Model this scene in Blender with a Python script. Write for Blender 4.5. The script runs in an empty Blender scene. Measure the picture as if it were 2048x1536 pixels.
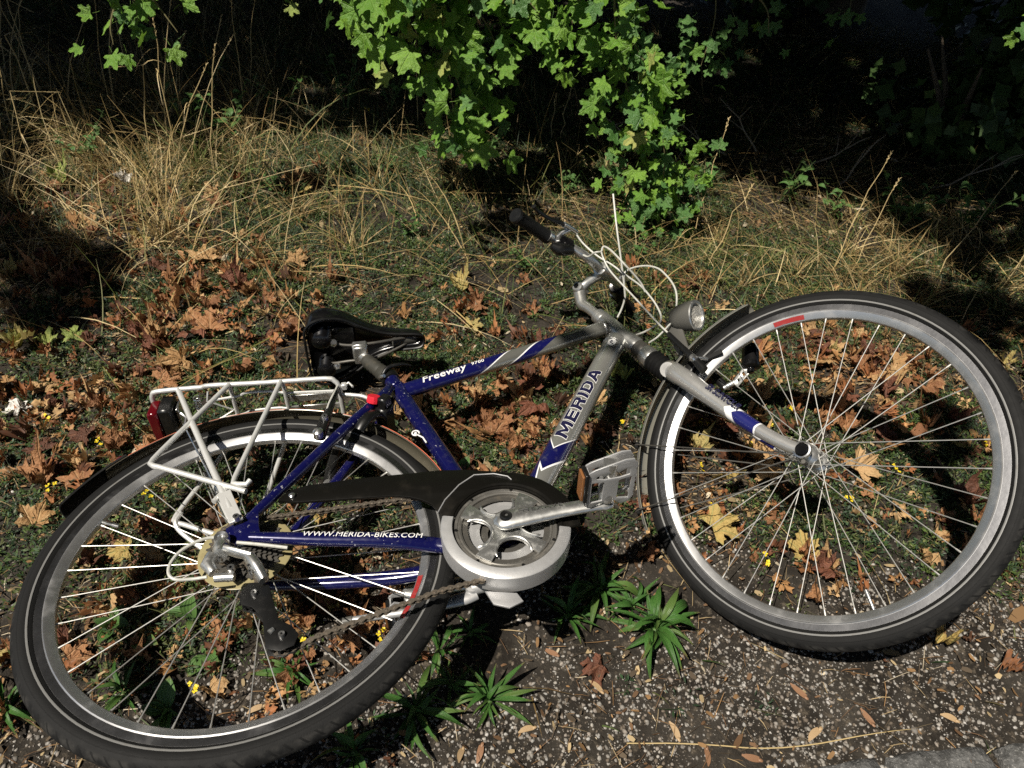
import bpy, bmesh, math, random
import numpy as np
from mathutils import Vector, Matrix

S = bpy.context.scene
COL = S.collection
PI = math.pi
rad = math.radians
rng = np.random.default_rng(7)
random.seed(7)

# ------------------------------------------------------------------ camera, sky, sun, exposure
cam = bpy.data.cameras.new('camera')
cam.sensor_width = 36.0
cam.lens = 25.123
cam.clip_start = 0.02
cam.clip_end = 200.0
cam.dof.use_dof = True
cam.dof.focus_distance = 1.35
cam.dof.aperture_fstop = 9.0
co = bpy.data.objects.new('camera', cam)
COL.objects.link(co)
co.matrix_world = Matrix(((0.99756, -0.06976, 0.0, 0), (0.04757, 0.68034, -0.73135, 0), (0.05102, 0.72957, 0.682, 1.2574), (0, 0, 0, 1)))
S.camera = co

SUN = Vector((-0.42, -0.36, 1.0)).normalized()          # from the ground towards the sun
sun_el = math.asin(SUN.z)
sun_az = math.atan2(SUN.x, SUN.y)
w = bpy.data.worlds.new('World')
S.world = w
w.use_nodes = True
nt = w.node_tree
nt.nodes.clear()
sky = nt.nodes.new('ShaderNodeTexSky')
sky.sky_type = 'NISHITA'
sky.sun_disc = False
sky.sun_elevation = sun_el
sky.sun_rotation = sun_az
bg = nt.nodes.new('ShaderNodeBackground')
bg.inputs['Strength'].default_value = 0.05
wo = nt.nodes.new('ShaderNodeOutputWorld')
nt.links.new(sky.outputs[0], bg.inputs[0])
nt.links.new(bg.outputs[0], wo.inputs[0])

sl = bpy.data.lights.new('sun', 'SUN')
sl.energy = 5.0
sl.angle = rad(0.5)
sl.color = (1.0, 0.93, 0.82)
so = bpy.data.objects.new('sun', sl)
COL.objects.link(so)
so.rotation_euler = SUN.to_track_quat('Z', 'Y').to_euler()

S.render.engine = 'CYCLES'
S.view_settings.view_transform = 'Standard'
S.view_settings.look = 'None'
S.view_settings.exposure = 0.5
S.view_settings.gamma = 1.0
S.cycles.max_bounces = 5
S.cycles.diffuse_bounces = 2
S.cycles.glossy_bounces = 3
S.cycles.transmission_bounces = 4
S.cycles.use_denoising = False
S.cycles.sample_clamp_indirect = 2.0
S.cycles.blur_glossy = 1.0

# ------------------------------------------------------------------ node helpers and materials
class NT:
    def __init__(s, name):
        s.m = bpy.data.materials.new(name)
        s.m.use_nodes = True
        s.t = s.m.node_tree
        s.t.nodes.clear()
        s.out = s.n('ShaderNodeOutputMaterial')
    def n(s, typ, **kw):
        x = s.t.nodes.new(typ)
        for k, v in kw.items():
            setattr(x, k, v)
        return x
    def put(s, sock, v):
        if v is None:
            return
        if isinstance(v, bpy.types.NodeSocket):
            s.t.links.new(v, sock)
        else:
            if isinstance(v, (tuple, list)) and len(v) == 3 and sock.type == 'RGBA':
                v = (*v, 1.0)
            sock.default_value = v
    def math(s, op, a, b=0.0, c=None, clamp=False):
        x = s.n('ShaderNodeMath', operation=op)
        x.use_clamp = clamp
        s.put(x.inputs[0], a); s.put(x.inputs[1], b)
        if c is not None:
            s.put(x.inputs[2], c)
        return x.outputs[0]
    def mix(s, f, a, b):
        x = s.n('ShaderNodeMix', data_type='RGBA')
        s.put(x.inputs[0], f); s.put(x.inputs[6], a); s.put(x.inputs[7], b)
        return x.outputs[2]
    def noise(s, scale, detail=3.0, vec=None, rough=0.55):
        x = s.n('ShaderNodeTexNoise')
        s.put(x.inputs['Scale'], scale); s.put(x.inputs['Detail'], detail); s.put(x.inputs['Roughness'], rough)
        if vec is not None:
            s.put(x.inputs['Vector'], vec)
        return x.outputs[0]
    def step(s, v, lo, hi):
        x = s.n('ShaderNodeMapRange', interpolation_type='SMOOTHSTEP')
        s.put(x.inputs[0], v); s.put(x.inputs[1], lo); s.put(x.inputs[2], hi)
        return x.outputs[0]
    def coord(s, kind='Object'):
        return s.n('ShaderNodeTexCoord').outputs[kind]
    def uv(s):
        x = s.n('ShaderNodeSeparateXYZ')
        s.put(x.inputs[0], s.coord('UV'))
        return x.outputs[0], x.outputs[1]
    def attr(s, name):
        return s.n('ShaderNodeAttribute', attribute_name=name).outputs['Color']
    def bump(s, h, strength=0.3, dist=0.002):
        x = s.n('ShaderNodeBump')
        s.put(x.inputs['Height'], h); s.put(x.inputs['Strength'], strength); s.put(x.inputs['Distance'], dist)
        return x.outputs[0]
    def bsdf(s, base, rough=0.5, metal=0.0, normal=None, spec=0.5, coat=0.0, trans=0.0, sss=None):
        b = s.n('ShaderNodeBsdfPrincipled')
        s.put(b.inputs['Base Color'], base); s.put(b.inputs['Roughness'], rough); s.put(b.inputs['Metallic'], metal)
        s.put(b.inputs['Specular IOR Level'], spec); s.put(b.inputs['Coat Weight'], coat)
        s.put(b.inputs['Transmission Weight'], trans)
        s.put(b.inputs['Coat Roughness'], 0.06)
        if normal is not None:
            s.put(b.inputs['Normal'], normal)
        return b.outputs[0]
    def done(s, sh):
        s.t.links.new(sh, s.out.inputs[0])
        return s.m


def plain(name, base, rough=0.5, metal=0.0, dirt=0.25, dscale=60.0, dcol=(0.09, 0.075, 0.05), spec=0.5, coat=0.0, bump=0.0):
    """A material with fine wear: noise in the roughness, specks of dust in the colour."""
    t = NT(name)
    n = t.noise(dscale, 5.0, t.coord())
    n2 = t.noise(dscale * 6, 2.0, t.coord())
    f = t.math('MULTIPLY', t.step(n, 0.52, 0.75), dirt)
    c = t.mix(f, base, dcol)
    r = t.math('ADD', rough, t.math('MULTIPLY', n, 0.18))
    nb = t.bump(n2, bump, 0.001) if bump else None
    m_ = t.math('MULTIPLY', metal, t.math('SUBTRACT', 1.0, f)) if metal else 0.0
    return t.done(t.bsdf(c, r, m_, nb, spec, coat))


BLUE = (0.005, 0.0055, 0.058)
SILV = (0.46, 0.46, 0.44)
def blue_mat():
    t = NT('blue_paint')
    P = t.coord()
    n = t.noise(90, 5, P); ch = t.noise(150, 2, P); ch2 = t.noise(14, 2, P)
    chips = t.math('MULTIPLY', t.step(ch, 0.675, 0.70), t.step(ch2, 0.46, 0.56))
    c = t.mix(t.math('MULTIPLY', t.step(n, 0.5, 0.75), 0.12), BLUE, (0.12, 0.115, 0.12))
    c = t.mix(t.math('MULTIPLY', chips, 0.85), c, (0.42, 0.42, 0.46))
    return t.done(t.bsdf(c, t.math('ADD', 0.14, t.math('MULTIPLY', n, 0.16)), 0.2, t.bump(chips, -0.5, 0.0005), 0.5, 0.8))


M_blue = blue_mat()
M_silver = plain('silver_paint', SILV, 0.28, 0.85, 0.15, 50, (0.2, 0.18, 0.14))
M_alu = plain('aluminium', (0.62, 0.62, 0.60), 0.24, 0.92, 0.3, 80, (0.22, 0.2, 0.17))
M_alu_dull = plain('dull_aluminium', (0.44, 0.44, 0.44), 0.36, 0.6, 0.4, 60, (0.22, 0.21, 0.2), bump=0.1)
M_rack = plain('rack_silver', (0.66, 0.66, 0.64), 0.32, 0.5, 0.15, 90)
M_chrome = plain('chrome', (0.75, 0.75, 0.74), 0.12, 0.95, 0.15, 90)
M_steel_dark = plain('dark_steel', (0.10, 0.095, 0.085), 0.4, 0.6, 0.5, 90, (0.09, 0.07, 0.045))
M_chain = plain('rusty_chain_steel', (0.17, 0.145, 0.115), 0.42, 0.75, 0.7, 260, (0.10, 0.055, 0.03))
M_black = plain('black_plastic', (0.006, 0.006, 0.006), 0.26, 0, 0.2, 60, (0.035, 0.033, 0.028))
M_gloss = plain('gloss_black', (0.004, 0.004, 0.0045), 0.10, 0, 0.12, 40, (0.05, 0.045, 0.04))
M_rubber = plain('rubber', (0.006, 0.006, 0.006), 0.5, 0, 0.25, 60, (0.03, 0.028, 0.026), 0.3)
M_case = plain('chain_case_plastic', (0.005, 0.0047, 0.004), 0.22, 0, 0.4, 25, (0.022, 0.019, 0.015), 0.25)
M_grey = plain('dark_grey_plastic', (0.075, 0.073, 0.065), 0.42, 0, 0.2, 60)
M_white = plain('white_print', (0.74, 0.74, 0.72), 0.4, 0, 0.12, 120)
M_navy = plain('navy_print', (0.008, 0.008, 0.035), 0.35, 0, 0.1, 120)
M_dark = plain('dark_print', (0.05, 0.05, 0.05), 0.5)
M_red = plain('red_plastic', (0.55, 0.015, 0.03), 0.3, 0, 0.1)
M_redlens = plain('red_lens', (0.08, 0.003, 0.006), 0.08, 0, 0.05)
M_redpr = plain('red_decal', (0.26, 0.018, 0.018), 0.4, 0, 0.4, 120, (0.2, 0.12, 0.11))
M_spoke = plain('spoke_steel', (0.50, 0.49, 0.46), 0.36, 0.75, 0.15, 90)
M_cable = plain('cable_sleeve', (0.42, 0.42, 0.38), 0.35, 0, 0.25, 120)
M_orange = plain('orange_line', (0.62, 0.16, 0.09), 0.4, 0, 0.3)
M_amber = plain('amber_reflector', (0.20, 0.085, 0.03), 0.2, 0, 0.1)
M_guardy = plain('yellowed_plastic', (0.26, 0.225, 0.115), 0.25, 0, 0.45, 40, (0.15, 0.12, 0.06))
M_mud = plain('chromoplastic', (0.085, 0.078, 0.058), 0.20, 0.25, 0.5, 30, (0.10, 0.085, 0.06))
M_mudf = plain('clear_mudguard', (0.20, 0.195, 0.165), 0.16, 0.2, 0.4, 30, (0.10, 0.095, 0.08))
M_stripe = plain('reflective_stripe_and_highlight', (0.16, 0.16, 0.155), 0.35, 0.1, 0.35, 60)
M_ring = plain('worn_ring_steel', (0.24, 0.23, 0.21), 0.34, 0.8, 0.5, 60, (0.10, 0.085, 0.065))
M_rim = plain('rim_aluminium', (0.58, 0.58, 0.58), 0.27, 0.92, 0.2, 30, (0.2, 0.19, 0.18))
M_track = plain('brake_track', (0.20, 0.20, 0.205), 0.25, 1.0, 0.18, 25, (0.16, 0.155, 0.15), bump=0.1)
M_boot = plain('olive_rubber', (0.028, 0.027, 0.021), 0.6, 0, 0.4)


def tyre_mat():
    t = NT('tyre_rubber')
    u, v = t.uv()
    av = t.math('ABSOLUTE', v)
    # slash grooves on both shoulders (u in metres round the tyre, v in metres across it)
    ph = t.math('FRACT', t.math('MULTIPLY', t.math('ADD', u, t.math('MULTIPLY', av, 0.75)), 48.0))
    g = t.math('LESS_THAN', t.math('ABSOLUTE', t.math('SUBTRACT', ph, 0.5)), 0.085)
    band = t.math('MULTIPLY', t.math('GREATER_THAN', av, 0.004), t.math('LESS_THAN', av, 0.0165))
    g = t.math('MULTIPLY', g, band)
    side = t.math('LESS_THAN', t.math('ABSOLUTE', t.math('SUBTRACT', av, 0.0245)), 0.0006)
    g2 = t.math('MAXIMUM', g, side)
    n = t.noise(55, 5, t.coord())
    dust = t.math('MULTIPLY', t.step(n, 0.42, 0.72), t.step(av, 0.021, 0.012))
    c = t.mix(t.math('MULTIPLY', dust, 0.30), (0.007, 0.007, 0.007), (0.075, 0.072, 0.066))
    c = t.mix(t.math('MULTIPLY', g2, 0.85), c, (0.004, 0.004, 0.004))
    fine = t.math('SUBTRACT', t.math('MULTIPLY', t.noise(500, 2, t.coord()), 0.25), g2)
    return t.done(t.bsdf(c, t.math('ADD', 0.62, t.math('MULTIPLY', n, 0.2)), 0, t.bump(fine, 0.8, 0.0015), 0.22))


M_tyre = tyre_mat()


def top_tube_mat():
    t = NT('top_tube_paint')
    u, v = t.uv()
    q = t.math('SUBTRACT', u, t.math('MULTIPLY', v, 2.2))
    def band(lo, hi):
        return t.math('MULTIPLY', t.math('GREATER_THAN', q, lo), t.math('LESS_THAN', q, hi))
    blue = t.math('MAXIMUM', t.math('LESS_THAN', q, 0.262), band(0.345, 0.402))
    wh = t.math('MAXIMUM', band(0.262, 0.268), band(0.338, 0.345))
    n = t.noise(70, 5, t.coord())
    c = t.mix(blue, (0.30, 0.30, 0.27), BLUE)
    c = t.mix(wh, c, (0.75, 0.75, 0.75))
    c = t.mix(t.math('MULTIPLY', t.step(n, 0.55, 0.75), 0.18), c, (0.2, 0.19, 0.17))
    met = t.math('MULTIPLY', t.math('SUBTRACT', 1.0, t.math('MAXIMUM', blue, wh)), 0.7)
    return t.done(t.bsdf(c, t.math('ADD', 0.14, t.math('MULTIPLY', n, 0.15)), met, None, 0.5, 0.7))


def down_tube_mat():
    t = NT('down_tube_paint')
    u, v = t.uv()
    q = t.math('SUBTRACT', u, t.math('MULTIPLY', t.math('ABSOLUTE', t.math('SUBTRACT', v, 0.003)), 1.6))
    q3 = t.math('SUBTRACT', u, t.math('MULTIPLY', v, 4.6))
    def band(x, lo, hi):
        return t.math('MULTIPLY', t.math('GREATER_THAN', x, lo), t.math('LESS_THAN', x, hi))
    navy = band(q, 0.185, 0.245)
    w1 = t.math('MAXIMUM', band(q, 0.178, 0.185), band(q, 0.245, 0.249))
    low = t.math('LESS_THAN', q3, 0.125)
    w2 = band(q3, 0.125, 0.137)
    navy = t.math('MULTIPLY', navy, t.math('GREATER_THAN', q3, 0.125))
    w1 = t.math('MULTIPLY', w1, t.math('GREATER_THAN', q3, 0.125))
    bl = t.math('MAXIMUM', navy, low)
    wh = t.math('MAXIMUM', w1, t.math('MULTIPLY', w2, t.math('LESS_THAN', q, 0.185)))
    line = t.math('MULTIPLY', band(v, -0.0235, -0.0222), t.math('GREATER_THAN', u, 0.16))
    n = t.noise(60, 5, t.coord())
    c = t.mix(bl, (0.36, 0.36, 0.335), BLUE)
    c = t.mix(t.math('MULTIPLY', line, 0.8), c, (0.05, 0.08, 0.12))
    c = t.mix(wh, c, (0.75, 0.75, 0.75))
    c = t.mix(t.math('MULTIPLY', t.step(n, 0.55, 0.75), 0.2), c, (0.2, 0.19, 0.17))
    met = t.math('MULTIPLY', t.math('SUBTRACT', 1.0, t.math('MAXIMUM', bl, wh)), 0.65)
    return t.done(t.bsdf(c, t.math('ADD', 0.2, t.math('MULTIPLY', n, 0.15)), met, None, 0.5, 0.5))


def fork_mat():
    t = NT('fork_paint')
    u, v = t.uv()
    q = t.math('ADD', u, t.math('MULTIPLY', t.math('ABSOLUTE', v), -0.9))
    q2 = t.math('ADD', u, t.math('MULTIPLY', t.math('ABSOLUTE', v), -0.2))
    navy = t.math('MULTIPLY', t.math('GREATER_THAN', q, 0.205), t.math('LESS_THAN', q2, 0.262))
    wh = t.math('MAXIMUM', t.math('MULTIPLY', t.math('GREATER_THAN', q, 0.185), t.math('LESS_THAN', q, 0.205)),
                t.math('MULTIPLY', t.math('GREATER_THAN', q2, 0.262), t.math('LESS_THAN', q2, 0.266)))
    n = t.noise(60, 4, t.coord())
    c = t.mix(navy, (0.46, 0.455, 0.44), (0.010, 0.012, 0.10))
    c = t.mix(wh, c, (0.72, 0.72, 0.72))
    met = t.math('MULTIPLY', t.math('SUBTRACT', 1.0, t.math('MAXIMUM', navy, wh)), 0.65)
    return t.done(t.bsdf(c, t.math('ADD', 0.24, t.math('MULTIPLY', n, 0.15)), met, None, 0.5, 0.4))


M_tt = top_tube_mat()
M_dt = down_tube_mat()
M_fork = fork_mat()


def glass_mat():
    t = NT('lamp_glass')
    n = t.n('ShaderNodeTexVoronoi')
    t.put(n.inputs['Scale'], 260.0)
    t.put(n.inputs['Vector'], t.coord())
    return t.done(t.bsdf((0.55, 0.53, 0.48), 0.08, 0.35, t.bump(n.outputs[0], 0.7, 0.003), 0.8, 0.6))


M_glass = glass_mat()

# ------------------------------------------------------------------ mesh builder
class MB:
    """Collects tubes, lathes, plates and boxes; build() links them as ONE mesh object."""
    def __init__(s):
        s.v, s.f, s.uv, s.mi, s.sm = [], [], [], [], []
    def add(s, V, F, UV=None, mi=0, smooth=True):
        o = len(s.v)
        s.v += [tuple(p) for p in V]
        for k, f in enumerate(F):
            s.f.append([o + i for i in f])
            s.uv.append(UV[k] if UV else [(0, 0)] * len(f))
            s.mi.append(mi); s.sm.append(smooth)
        return s
    def tube(s, pts, r, n=12, caps=True, mi=0, r2=None, up=None, closed=False, uv0=None, smoothpts=0):
        """Sweep an ellipse (r in the `up` direction, r2 across) along pts. uv: metres along, metres round from `up`."""
        P = [Vector(p) for p in pts]
        R = list(r) if isinstance(r, (list, tuple)) else [r] * len(P)
        R2 = list(r2) if isinstance(r2, (list, tuple)) else ([r2] * len(P) if r2 else R)
        if smoothpts:
            P, R, R2 = spline(P, R, R2, smoothpts, closed)
        N = len(P)
        upv = Vector(up) if up is not None else None
        rings, U = [], []
        prev = None
        L = 0.0
        for i in range(N):
            if closed:
                T = (P[(i + 1) % N] - P[i - 1]).normalized()
            else:
                T = (P[min(i + 1, N - 1)] - P[max(i - 1, 0)]).normalized()
            if upv is not None:
                A = upv - T * upv.dot(T)
            elif prev is None:
                A = Vector((0, 0, 1)) if abs(T.z) < 0.9 else Vector((1, 0, 0))
                A = A - T * A.dot(T)
            else:
                A = prev - T * prev.dot(T)
            A.normalize()
            prev = A
            B = A.cross(T).normalized()      # for T along +x and A = +z: B = +y
            if i:
                L += (P[i] - P[i - 1]).length
            rings.append([P[i] + A * (R[i] * math.cos(2 * PI * k / n)) + B * (R2[i] * math.sin(2 * PI * k / n)) for k in range(n)])
            U.append(L)
        V = [p for ring in rings for p in ring]
        F, UV = [], []
        M = N if closed else N - 1
        for i in range(M):
            j = (i + 1) % N
            for k in range(n):
                k2 = (k + 1) % n
                F.append((i * n + k, i * n + k2, j * n + k2, j * n + k))
                a0 = k if k < n / 2 else k - n
                a1 = a0 + 1
                q = 2 * PI / n
                uj = U[j] if j else U[i] + 0.01
                UV.append([(U[i], a0 * q * R2[i]), (U[i], a1 * q * R2[i]), (uj, a1 * q * R2[j]), (uj, a0 * q * R2[j])])
        if caps and not closed:
            F.append(tuple(range(n))[::-1]); UV.append([(0, 0)] * n)
            F.append(tuple((N - 1) * n + k for k in range(n))); UV.append([(0, 0)] * n)
        return s.add(V, F, UV, mi)
    def lathe(s, prof, org=(0, 0, 0), axis=(0, 0, 1), n=24, mi=0, closed=False, a0=0.0, a1=2 * PI, uvr=None):
        """Revolve (r, h) round an axis. a0..a1 in radians from the axis' own x direction (bike x for axis z)."""
        A = Vector(axis).normalized()
        X = Vector((1, 0, 0)) - A * A.x
        if X.length < 0.1:
            X = Vector((0, 1, 0)) - A * A.y
        X.normalize()
        Y = A.cross(X)
        O = Vector(org)
        full = abs(a1 - a0 - 2 * PI) < 1e-6
        m = n if full else n + 1
        V, F, UV = [], [], []
        for i in range(m):
            t = a0 + (a1 - a0) * i / n
            d = X * math.cos(t) + Y * math.sin(t)
            for (r, h) in prof:
                V.append(O + d * r + A * h)
        K = len(prof)
        vs = [0.0]
        for k in range(1, K):
            vs.append(vs[-1] + math.hypot(prof[k][0] - prof[k - 1][0], prof[k][1] - prof[k - 1][1]))
        mid = vs[-1] / 2
        for i in range(n):
            j = (i + 1) % m
            for k in range(K if closed else K - 1):
                k2 = (k + 1) % K
                F.append((i * K + k, j * K + k, j * K + k2, i * K + k2))
                if uvr:
                    u0 = (a0 + (a1 - a0) * i / n) * uvr; u1 = (a0 + (a1 - a0) * (i + 1) / n) * uvr
                    UV.append([(u0, vs[k] - mid), (u1, vs[k] - mid), (u1, vs[k2] - mid), (u0, vs[k2] - mid)])
        if not full and closed:
            F.append(tuple(range(K))); F.append(tuple((m - 1) * K + k for k in range(K))[::-1])
            if uvr: UV += [[(0, 0)] * K] * 2
        return s.add(V, F, UV if uvr else None, mi)
    def box(s, c, size, X=(1, 0, 0), Z=(0, 0, 1), mi=0):
        X = Vector(X).normalized(); Z = Vector(Z); Z = (Z - X * Z.dot(X)).normalized(); Y = Z.cross(X)
        a, b, d = [q / 2 for q in size]
        e = min(a, b, d) * 0.3
        C = Vector(c)
        V, F = [], []
        for sx in (-1, 1):
            for sy in (-1, 1):
                for sz in (-1, 1):
                    for (ex, ey, ez) in ((0, e, e), (e, 0, e), (e, e, 0)):
                        V.append(C + X * sx * (a - ex) + Y * sy * (b - ey) + Z * sz * (d - ez))
        me = bmesh.new()
        for p in V:
            me.verts.new(p)
        r = bmesh.ops.convex_hull(me, input=me.verts)
        me.verts.index_update()
        VV = [p.co.copy() for p in me.verts]
        FF = [[q.index for q in f.verts] for f in me.faces]
        me.free()
        return s.add(VV, FF, None, mi, False)
    def plate(s, loops, thick, org=(0, 0, 0), X=(1, 0, 0), Y=(0, 1, 0), bevel=0.0, mi=0):
        """2-D outline (first loop) with holes (others), filled and thickened to both sides of org."""
        V, F = fill2d(loops, thick / 2, bevel)
        X = Vector(X).normalized(); Y = Vector(Y).normalized(); Z = X.cross(Y); O = Vector(org)
        return s.add([O + X * p[0] + Y * p[1] + Z * p[2] for p in V], F, None, mi, False)
    def sphere(s, c, r, n=12, mi=0, sc=(1, 1, 1)):
        V, F = [], []
        m = n // 2
        for i in range(m + 1):
            a = PI * i / m
            for k in range(n):
                b = 2 * PI * k / n
                V.append((c[0] + r * sc[0] * math.sin(a) * math.cos(b), c[1] + r * sc[1] * math.sin(a) * math.sin(b), c[2] + r * sc[2] * math.cos(a)))
        for i in range(m):
            for k in range(n):
                F.append((i * n + k, (i + 1) * n + k, (i + 1) * n + (k + 1) % n, i * n + (k + 1) % n))
        return s.add(V, F, None, mi)
    def mesh(s, name, mats, sharp=40):
        me = bpy.data.meshes.new(name)
        me.from_pydata(s.v, [], s.f)
        for m in (mats if isinstance(mats, (list, tuple)) else [mats]):
            me.materials.append(m)
        me.polygons.foreach_set('material_index', s.mi)
        me.polygons.foreach_set('use_smooth', s.sm)
        ul = me.uv_layers.new(name='UVMap')
        flat = [c for f in s.uv for p in f for c in p]
        ul.data.foreach_set('uv', flat)
        me.update()
        me.set_sharp_from_angle(angle=rad(sharp))
        return me
    def build(s, name, mats, parent=None, mtx=None, sharp=40):
        return link(name, s.mesh(name, mats, sharp), parent, mtx)


def link(name, data, parent=None, mtx=None):
    o = bpy.data.objects.new(name, data)
    COL.objects.link(o)
    if parent is not None:
        o.parent = parent
    if mtx is not None:
        o.matrix_basis = mtx
    return o


def tag(o, label=None, cat=None, group=None, kind=None):
    for k, v in (('label', label), ('category', cat), ('group', group), ('kind', kind)):
        if v:
            o[k] = v
    return o


def empty(name, parent=None, mtx=None):
    o = link(name, None, parent, mtx)
    o.empty_display_size = 0.05
    return o


def spline(P, R, R2, k, closed=False):
    N = len(P)
    out, ro, r2o = [], [], []
    segs = N if closed else N - 1
    for i in range(segs):
        if closed:
            p0, p1, p2, p3 = P[i - 1], P[i], P[(i + 1) % N], P[(i + 2) % N]
        else:
            p1, p2 = P[i], P[i + 1]
            p0 = P[i - 1] if i else p1 * 2 - p2
            p3 = P[i + 2] if i + 2 < N else p2 * 2 - p1
        for q in range(k):
            t = q / k
            out.append(0.5 * ((2 * p1) + (p2 - p0) * t + (2 * p0 - 5 * p1 + 4 * p2 - p3) * t * t + (3 * p1 - p0 - 3 * p2 + p3) * t ** 3))
            j = (i + 1) % N
            ro.append(R[i] + (R[j] - R[i]) * t); r2o.append(R2[i] + (R2[j] - R2[i]) * t)
    if not closed:
        out.append(P[-1]); ro.append(R[-1]); r2o.append(R2[-1])
    return out, ro, r2o


def eval_mesh(data):
    ob = bpy.data.objects.new('tmp', data)
    COL.objects.link(ob)
    bpy.context.view_layer.update()
    dg = bpy.context.evaluated_depsgraph_get()
    me = bpy.data.meshes.new_from_object(ob.evaluated_get(dg))
    bpy.data.objects.remove(ob)
    return me


def fill2d(loops, half, bevel=0.0):
    cu = bpy.data.curves.new('tmp', 'CURVE')
    cu.dimensions = '2D'
    cu.fill_mode = 'BOTH'
    cu.extrude = max(half - bevel, 0.0)
    cu.bevel_depth = bevel
    cu.bevel_resolution = 1
    for L in loops:
        sp = cu.splines.new('POLY')
        sp.points.add(len(L) - 1)
        for p, q in zip(sp.points, L):
            p.co = (q[0], q[1], 0, 1)
        sp.use_cyclic_u = True
    me = eval_mesh(cu)
    bm = bmesh.new(); bm.from_mesh(me)
    bmesh.ops.remove_doubles(bm, verts=bm.verts, dist=1e-6)
    bmesh.ops.recalc_face_normals(bm, faces=bm.faces)
    bm.verts.index_update()
    V = [tuple(p.co) for p in bm.verts]
    F = [[q.index for q in f.verts] for f in bm.faces]
    bm.free()
    bpy.data.meshes.remove(me); bpy.data.curves.remove(cu)
    return V, F


def circle(cx, cy, r, n=24, a0=0.0, a1=2 * PI, end=False):
    m = n + 1 if end else n
    return [(cx + r * math.cos(a0 + (a1 - a0) * i / n), cy + r * math.sin(a0 + (a1 - a0) * i / n)) for i in range(m)]


def text_mesh(body, size, offset=0.0, shear=0.0, spacing=1.0, cut=0.002, sx=1.0):
    """Flat glyphs centred on the origin, cut into thin rows so that they can be wrapped on a tube."""
    cu = bpy.data.curves.new('tmp', 'FONT')
    cu.body = body; cu.size = size; cu.offset = offset; cu.shear = shear; cu.space_character = spacing
    cu.align_x = 'CENTER'; cu.align_y = 'CENTER'
    cu.resolution_u = 3
    me = eval_mesh(cu)
    bm = bmesh.new(); bm.from_mesh(me)
    y = -size
    while cut and y < size:
        g = list(bm.verts) + list(bm.edges) + list(bm.faces)
        bmesh.ops.bisect_plane(bm, geom=g, plane_co=(0, y, 0), plane_no=(0, 1, 0), dist=1e-7)
        y += cut
    bm.verts.index_update()
    V = [(p.co.x * sx, p.co.y) for p in bm.verts]
    F = [[q.index for q in f.verts] for f in bm.faces]
    bm.free()
    bpy.data.meshes.remove(me); bpy.data.curves.remove(cu)
    return V, F


GLY = {
 'M': (1.22, [[(0, 0), (0, 1), (.30, 1), (.61, .42), (.92, 1), (1.22, 1), (1.22, 0), (.96, 0), (.96, .62), (.70, .14), (.52, .14), (.26, .62), (.26, 0)]]),
 'E': (.90, [[(0, 0), (0, 1), (.88, 1), (.88, .78), (.27, .78), (.27, .61), (.80, .61), (.80, .40), (.27, .40), (.27, .22), (.90, .22), (.90, 0)]]),
 'R': (.98, [[(0, 0), (0, 1), (.76, 1), (.94, .87), (.94, .51), (.80, .40), (.98, 0), (.67, 0), (.52, .36), (.27, .36), (.27, 0)], [(.27, .57), (.27, .79), (.62, .79), (.66, .75), (.66, .61), (.62, .57)]]),
 'I': (.27, [[(0, 0), (0, 1), (.27, 1), (.27, 0)]]),
 'D': (.96, [[(0, 0), (0, 1), (.66, 1), (.96, .76), (.96, .24), (.66, 0)], [(.27, .21), (.27, .79), (.56, .79), (.68, .68), (.68, .32), (.56, .21)]]),
 'A': (1.10, [[(0, 0), (.38, 1), (.72, 1), (1.10, 0), (.80, 0), (.72, .20), (.38, .20), (.30, 0)], [(.45, .40), (.55, .70), (.65, .40)]])}


def bold_mesh(word, h, sx, off, shear, gap, cut=0.002):
    """Heavy square-cut capitals drawn as outlines (the maker's lettering), grown by off."""
    bm = bmesh.new()
    x = 0.0
    tot = sum(GLY[c][0] for c in word) + gap * (len(word) - 1)
    for c in word:
        wd, loops = GLY[c]
        cu = bpy.data.curves.new('tmp', 'CURVE'); cu.dimensions = '2D'; cu.fill_mode = 'BOTH'; cu.offset = off
        for L in loops:
            sp = cu.splines.new('POLY'); sp.points.add(len(L) - 1)
            for p, q in zip(sp.points, L):
                p.co = ((x + q[0] - tot / 2) * h * sx + shear * (q[1] - 0.5) * h, (q[1] - 0.5) * h, 0, 1)
            sp.use_cyclic_u = True
        me = eval_mesh(cu); bm.from_mesh(me); bpy.data.meshes.remove(me); bpy.data.curves.remove(cu)
        x += wd + gap
    y = -h
    while y < h:
        bmesh.ops.bisect_plane(bm, geom=list(bm.verts) + list(bm.edges) + list(bm.faces), plane_co=(0, y, 0), plane_no=(0, 1, 0), dist=1e-7)
        y += cut
    bm.verts.index_update()
    V = [(p.co.x, p.co.y) for p in bm.verts]; F = [[q.index for q in f.verts] for f in bm.faces]
    bm.free()
    return V, F


def lettering(body, size, P, D, r, parent, mat, lift=0.0004, phi0=0.0, mtx=None, up=(0, 0, 1), VF=None, **kw):
    """Glyphs wrapped round a tube: P centre on the axis, D reading direction, r tube radius (None = flat)."""
    V, F = VF if VF else text_mesh(body, size, **kw)
    D = Vector(D).normalized(); A = Vector(up); A = (A - D * A.dot(D)).normalized(); B = A.cross(D)
    P = Vector(P)
    out = []
    for (x, y) in V:
        if r is None:
            out.append(P + D * x + B * y + A * lift)
        else:
            ph = phi0 + y / r
            out.append(P + D * x + A * ((r + lift) * math.cos(ph)) + B * ((r + lift) * math.sin(ph)))
    m = MB(); m.add(out, F, None, 0, False)
    return m.build('lettering', mat, parent, mtx)

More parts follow.
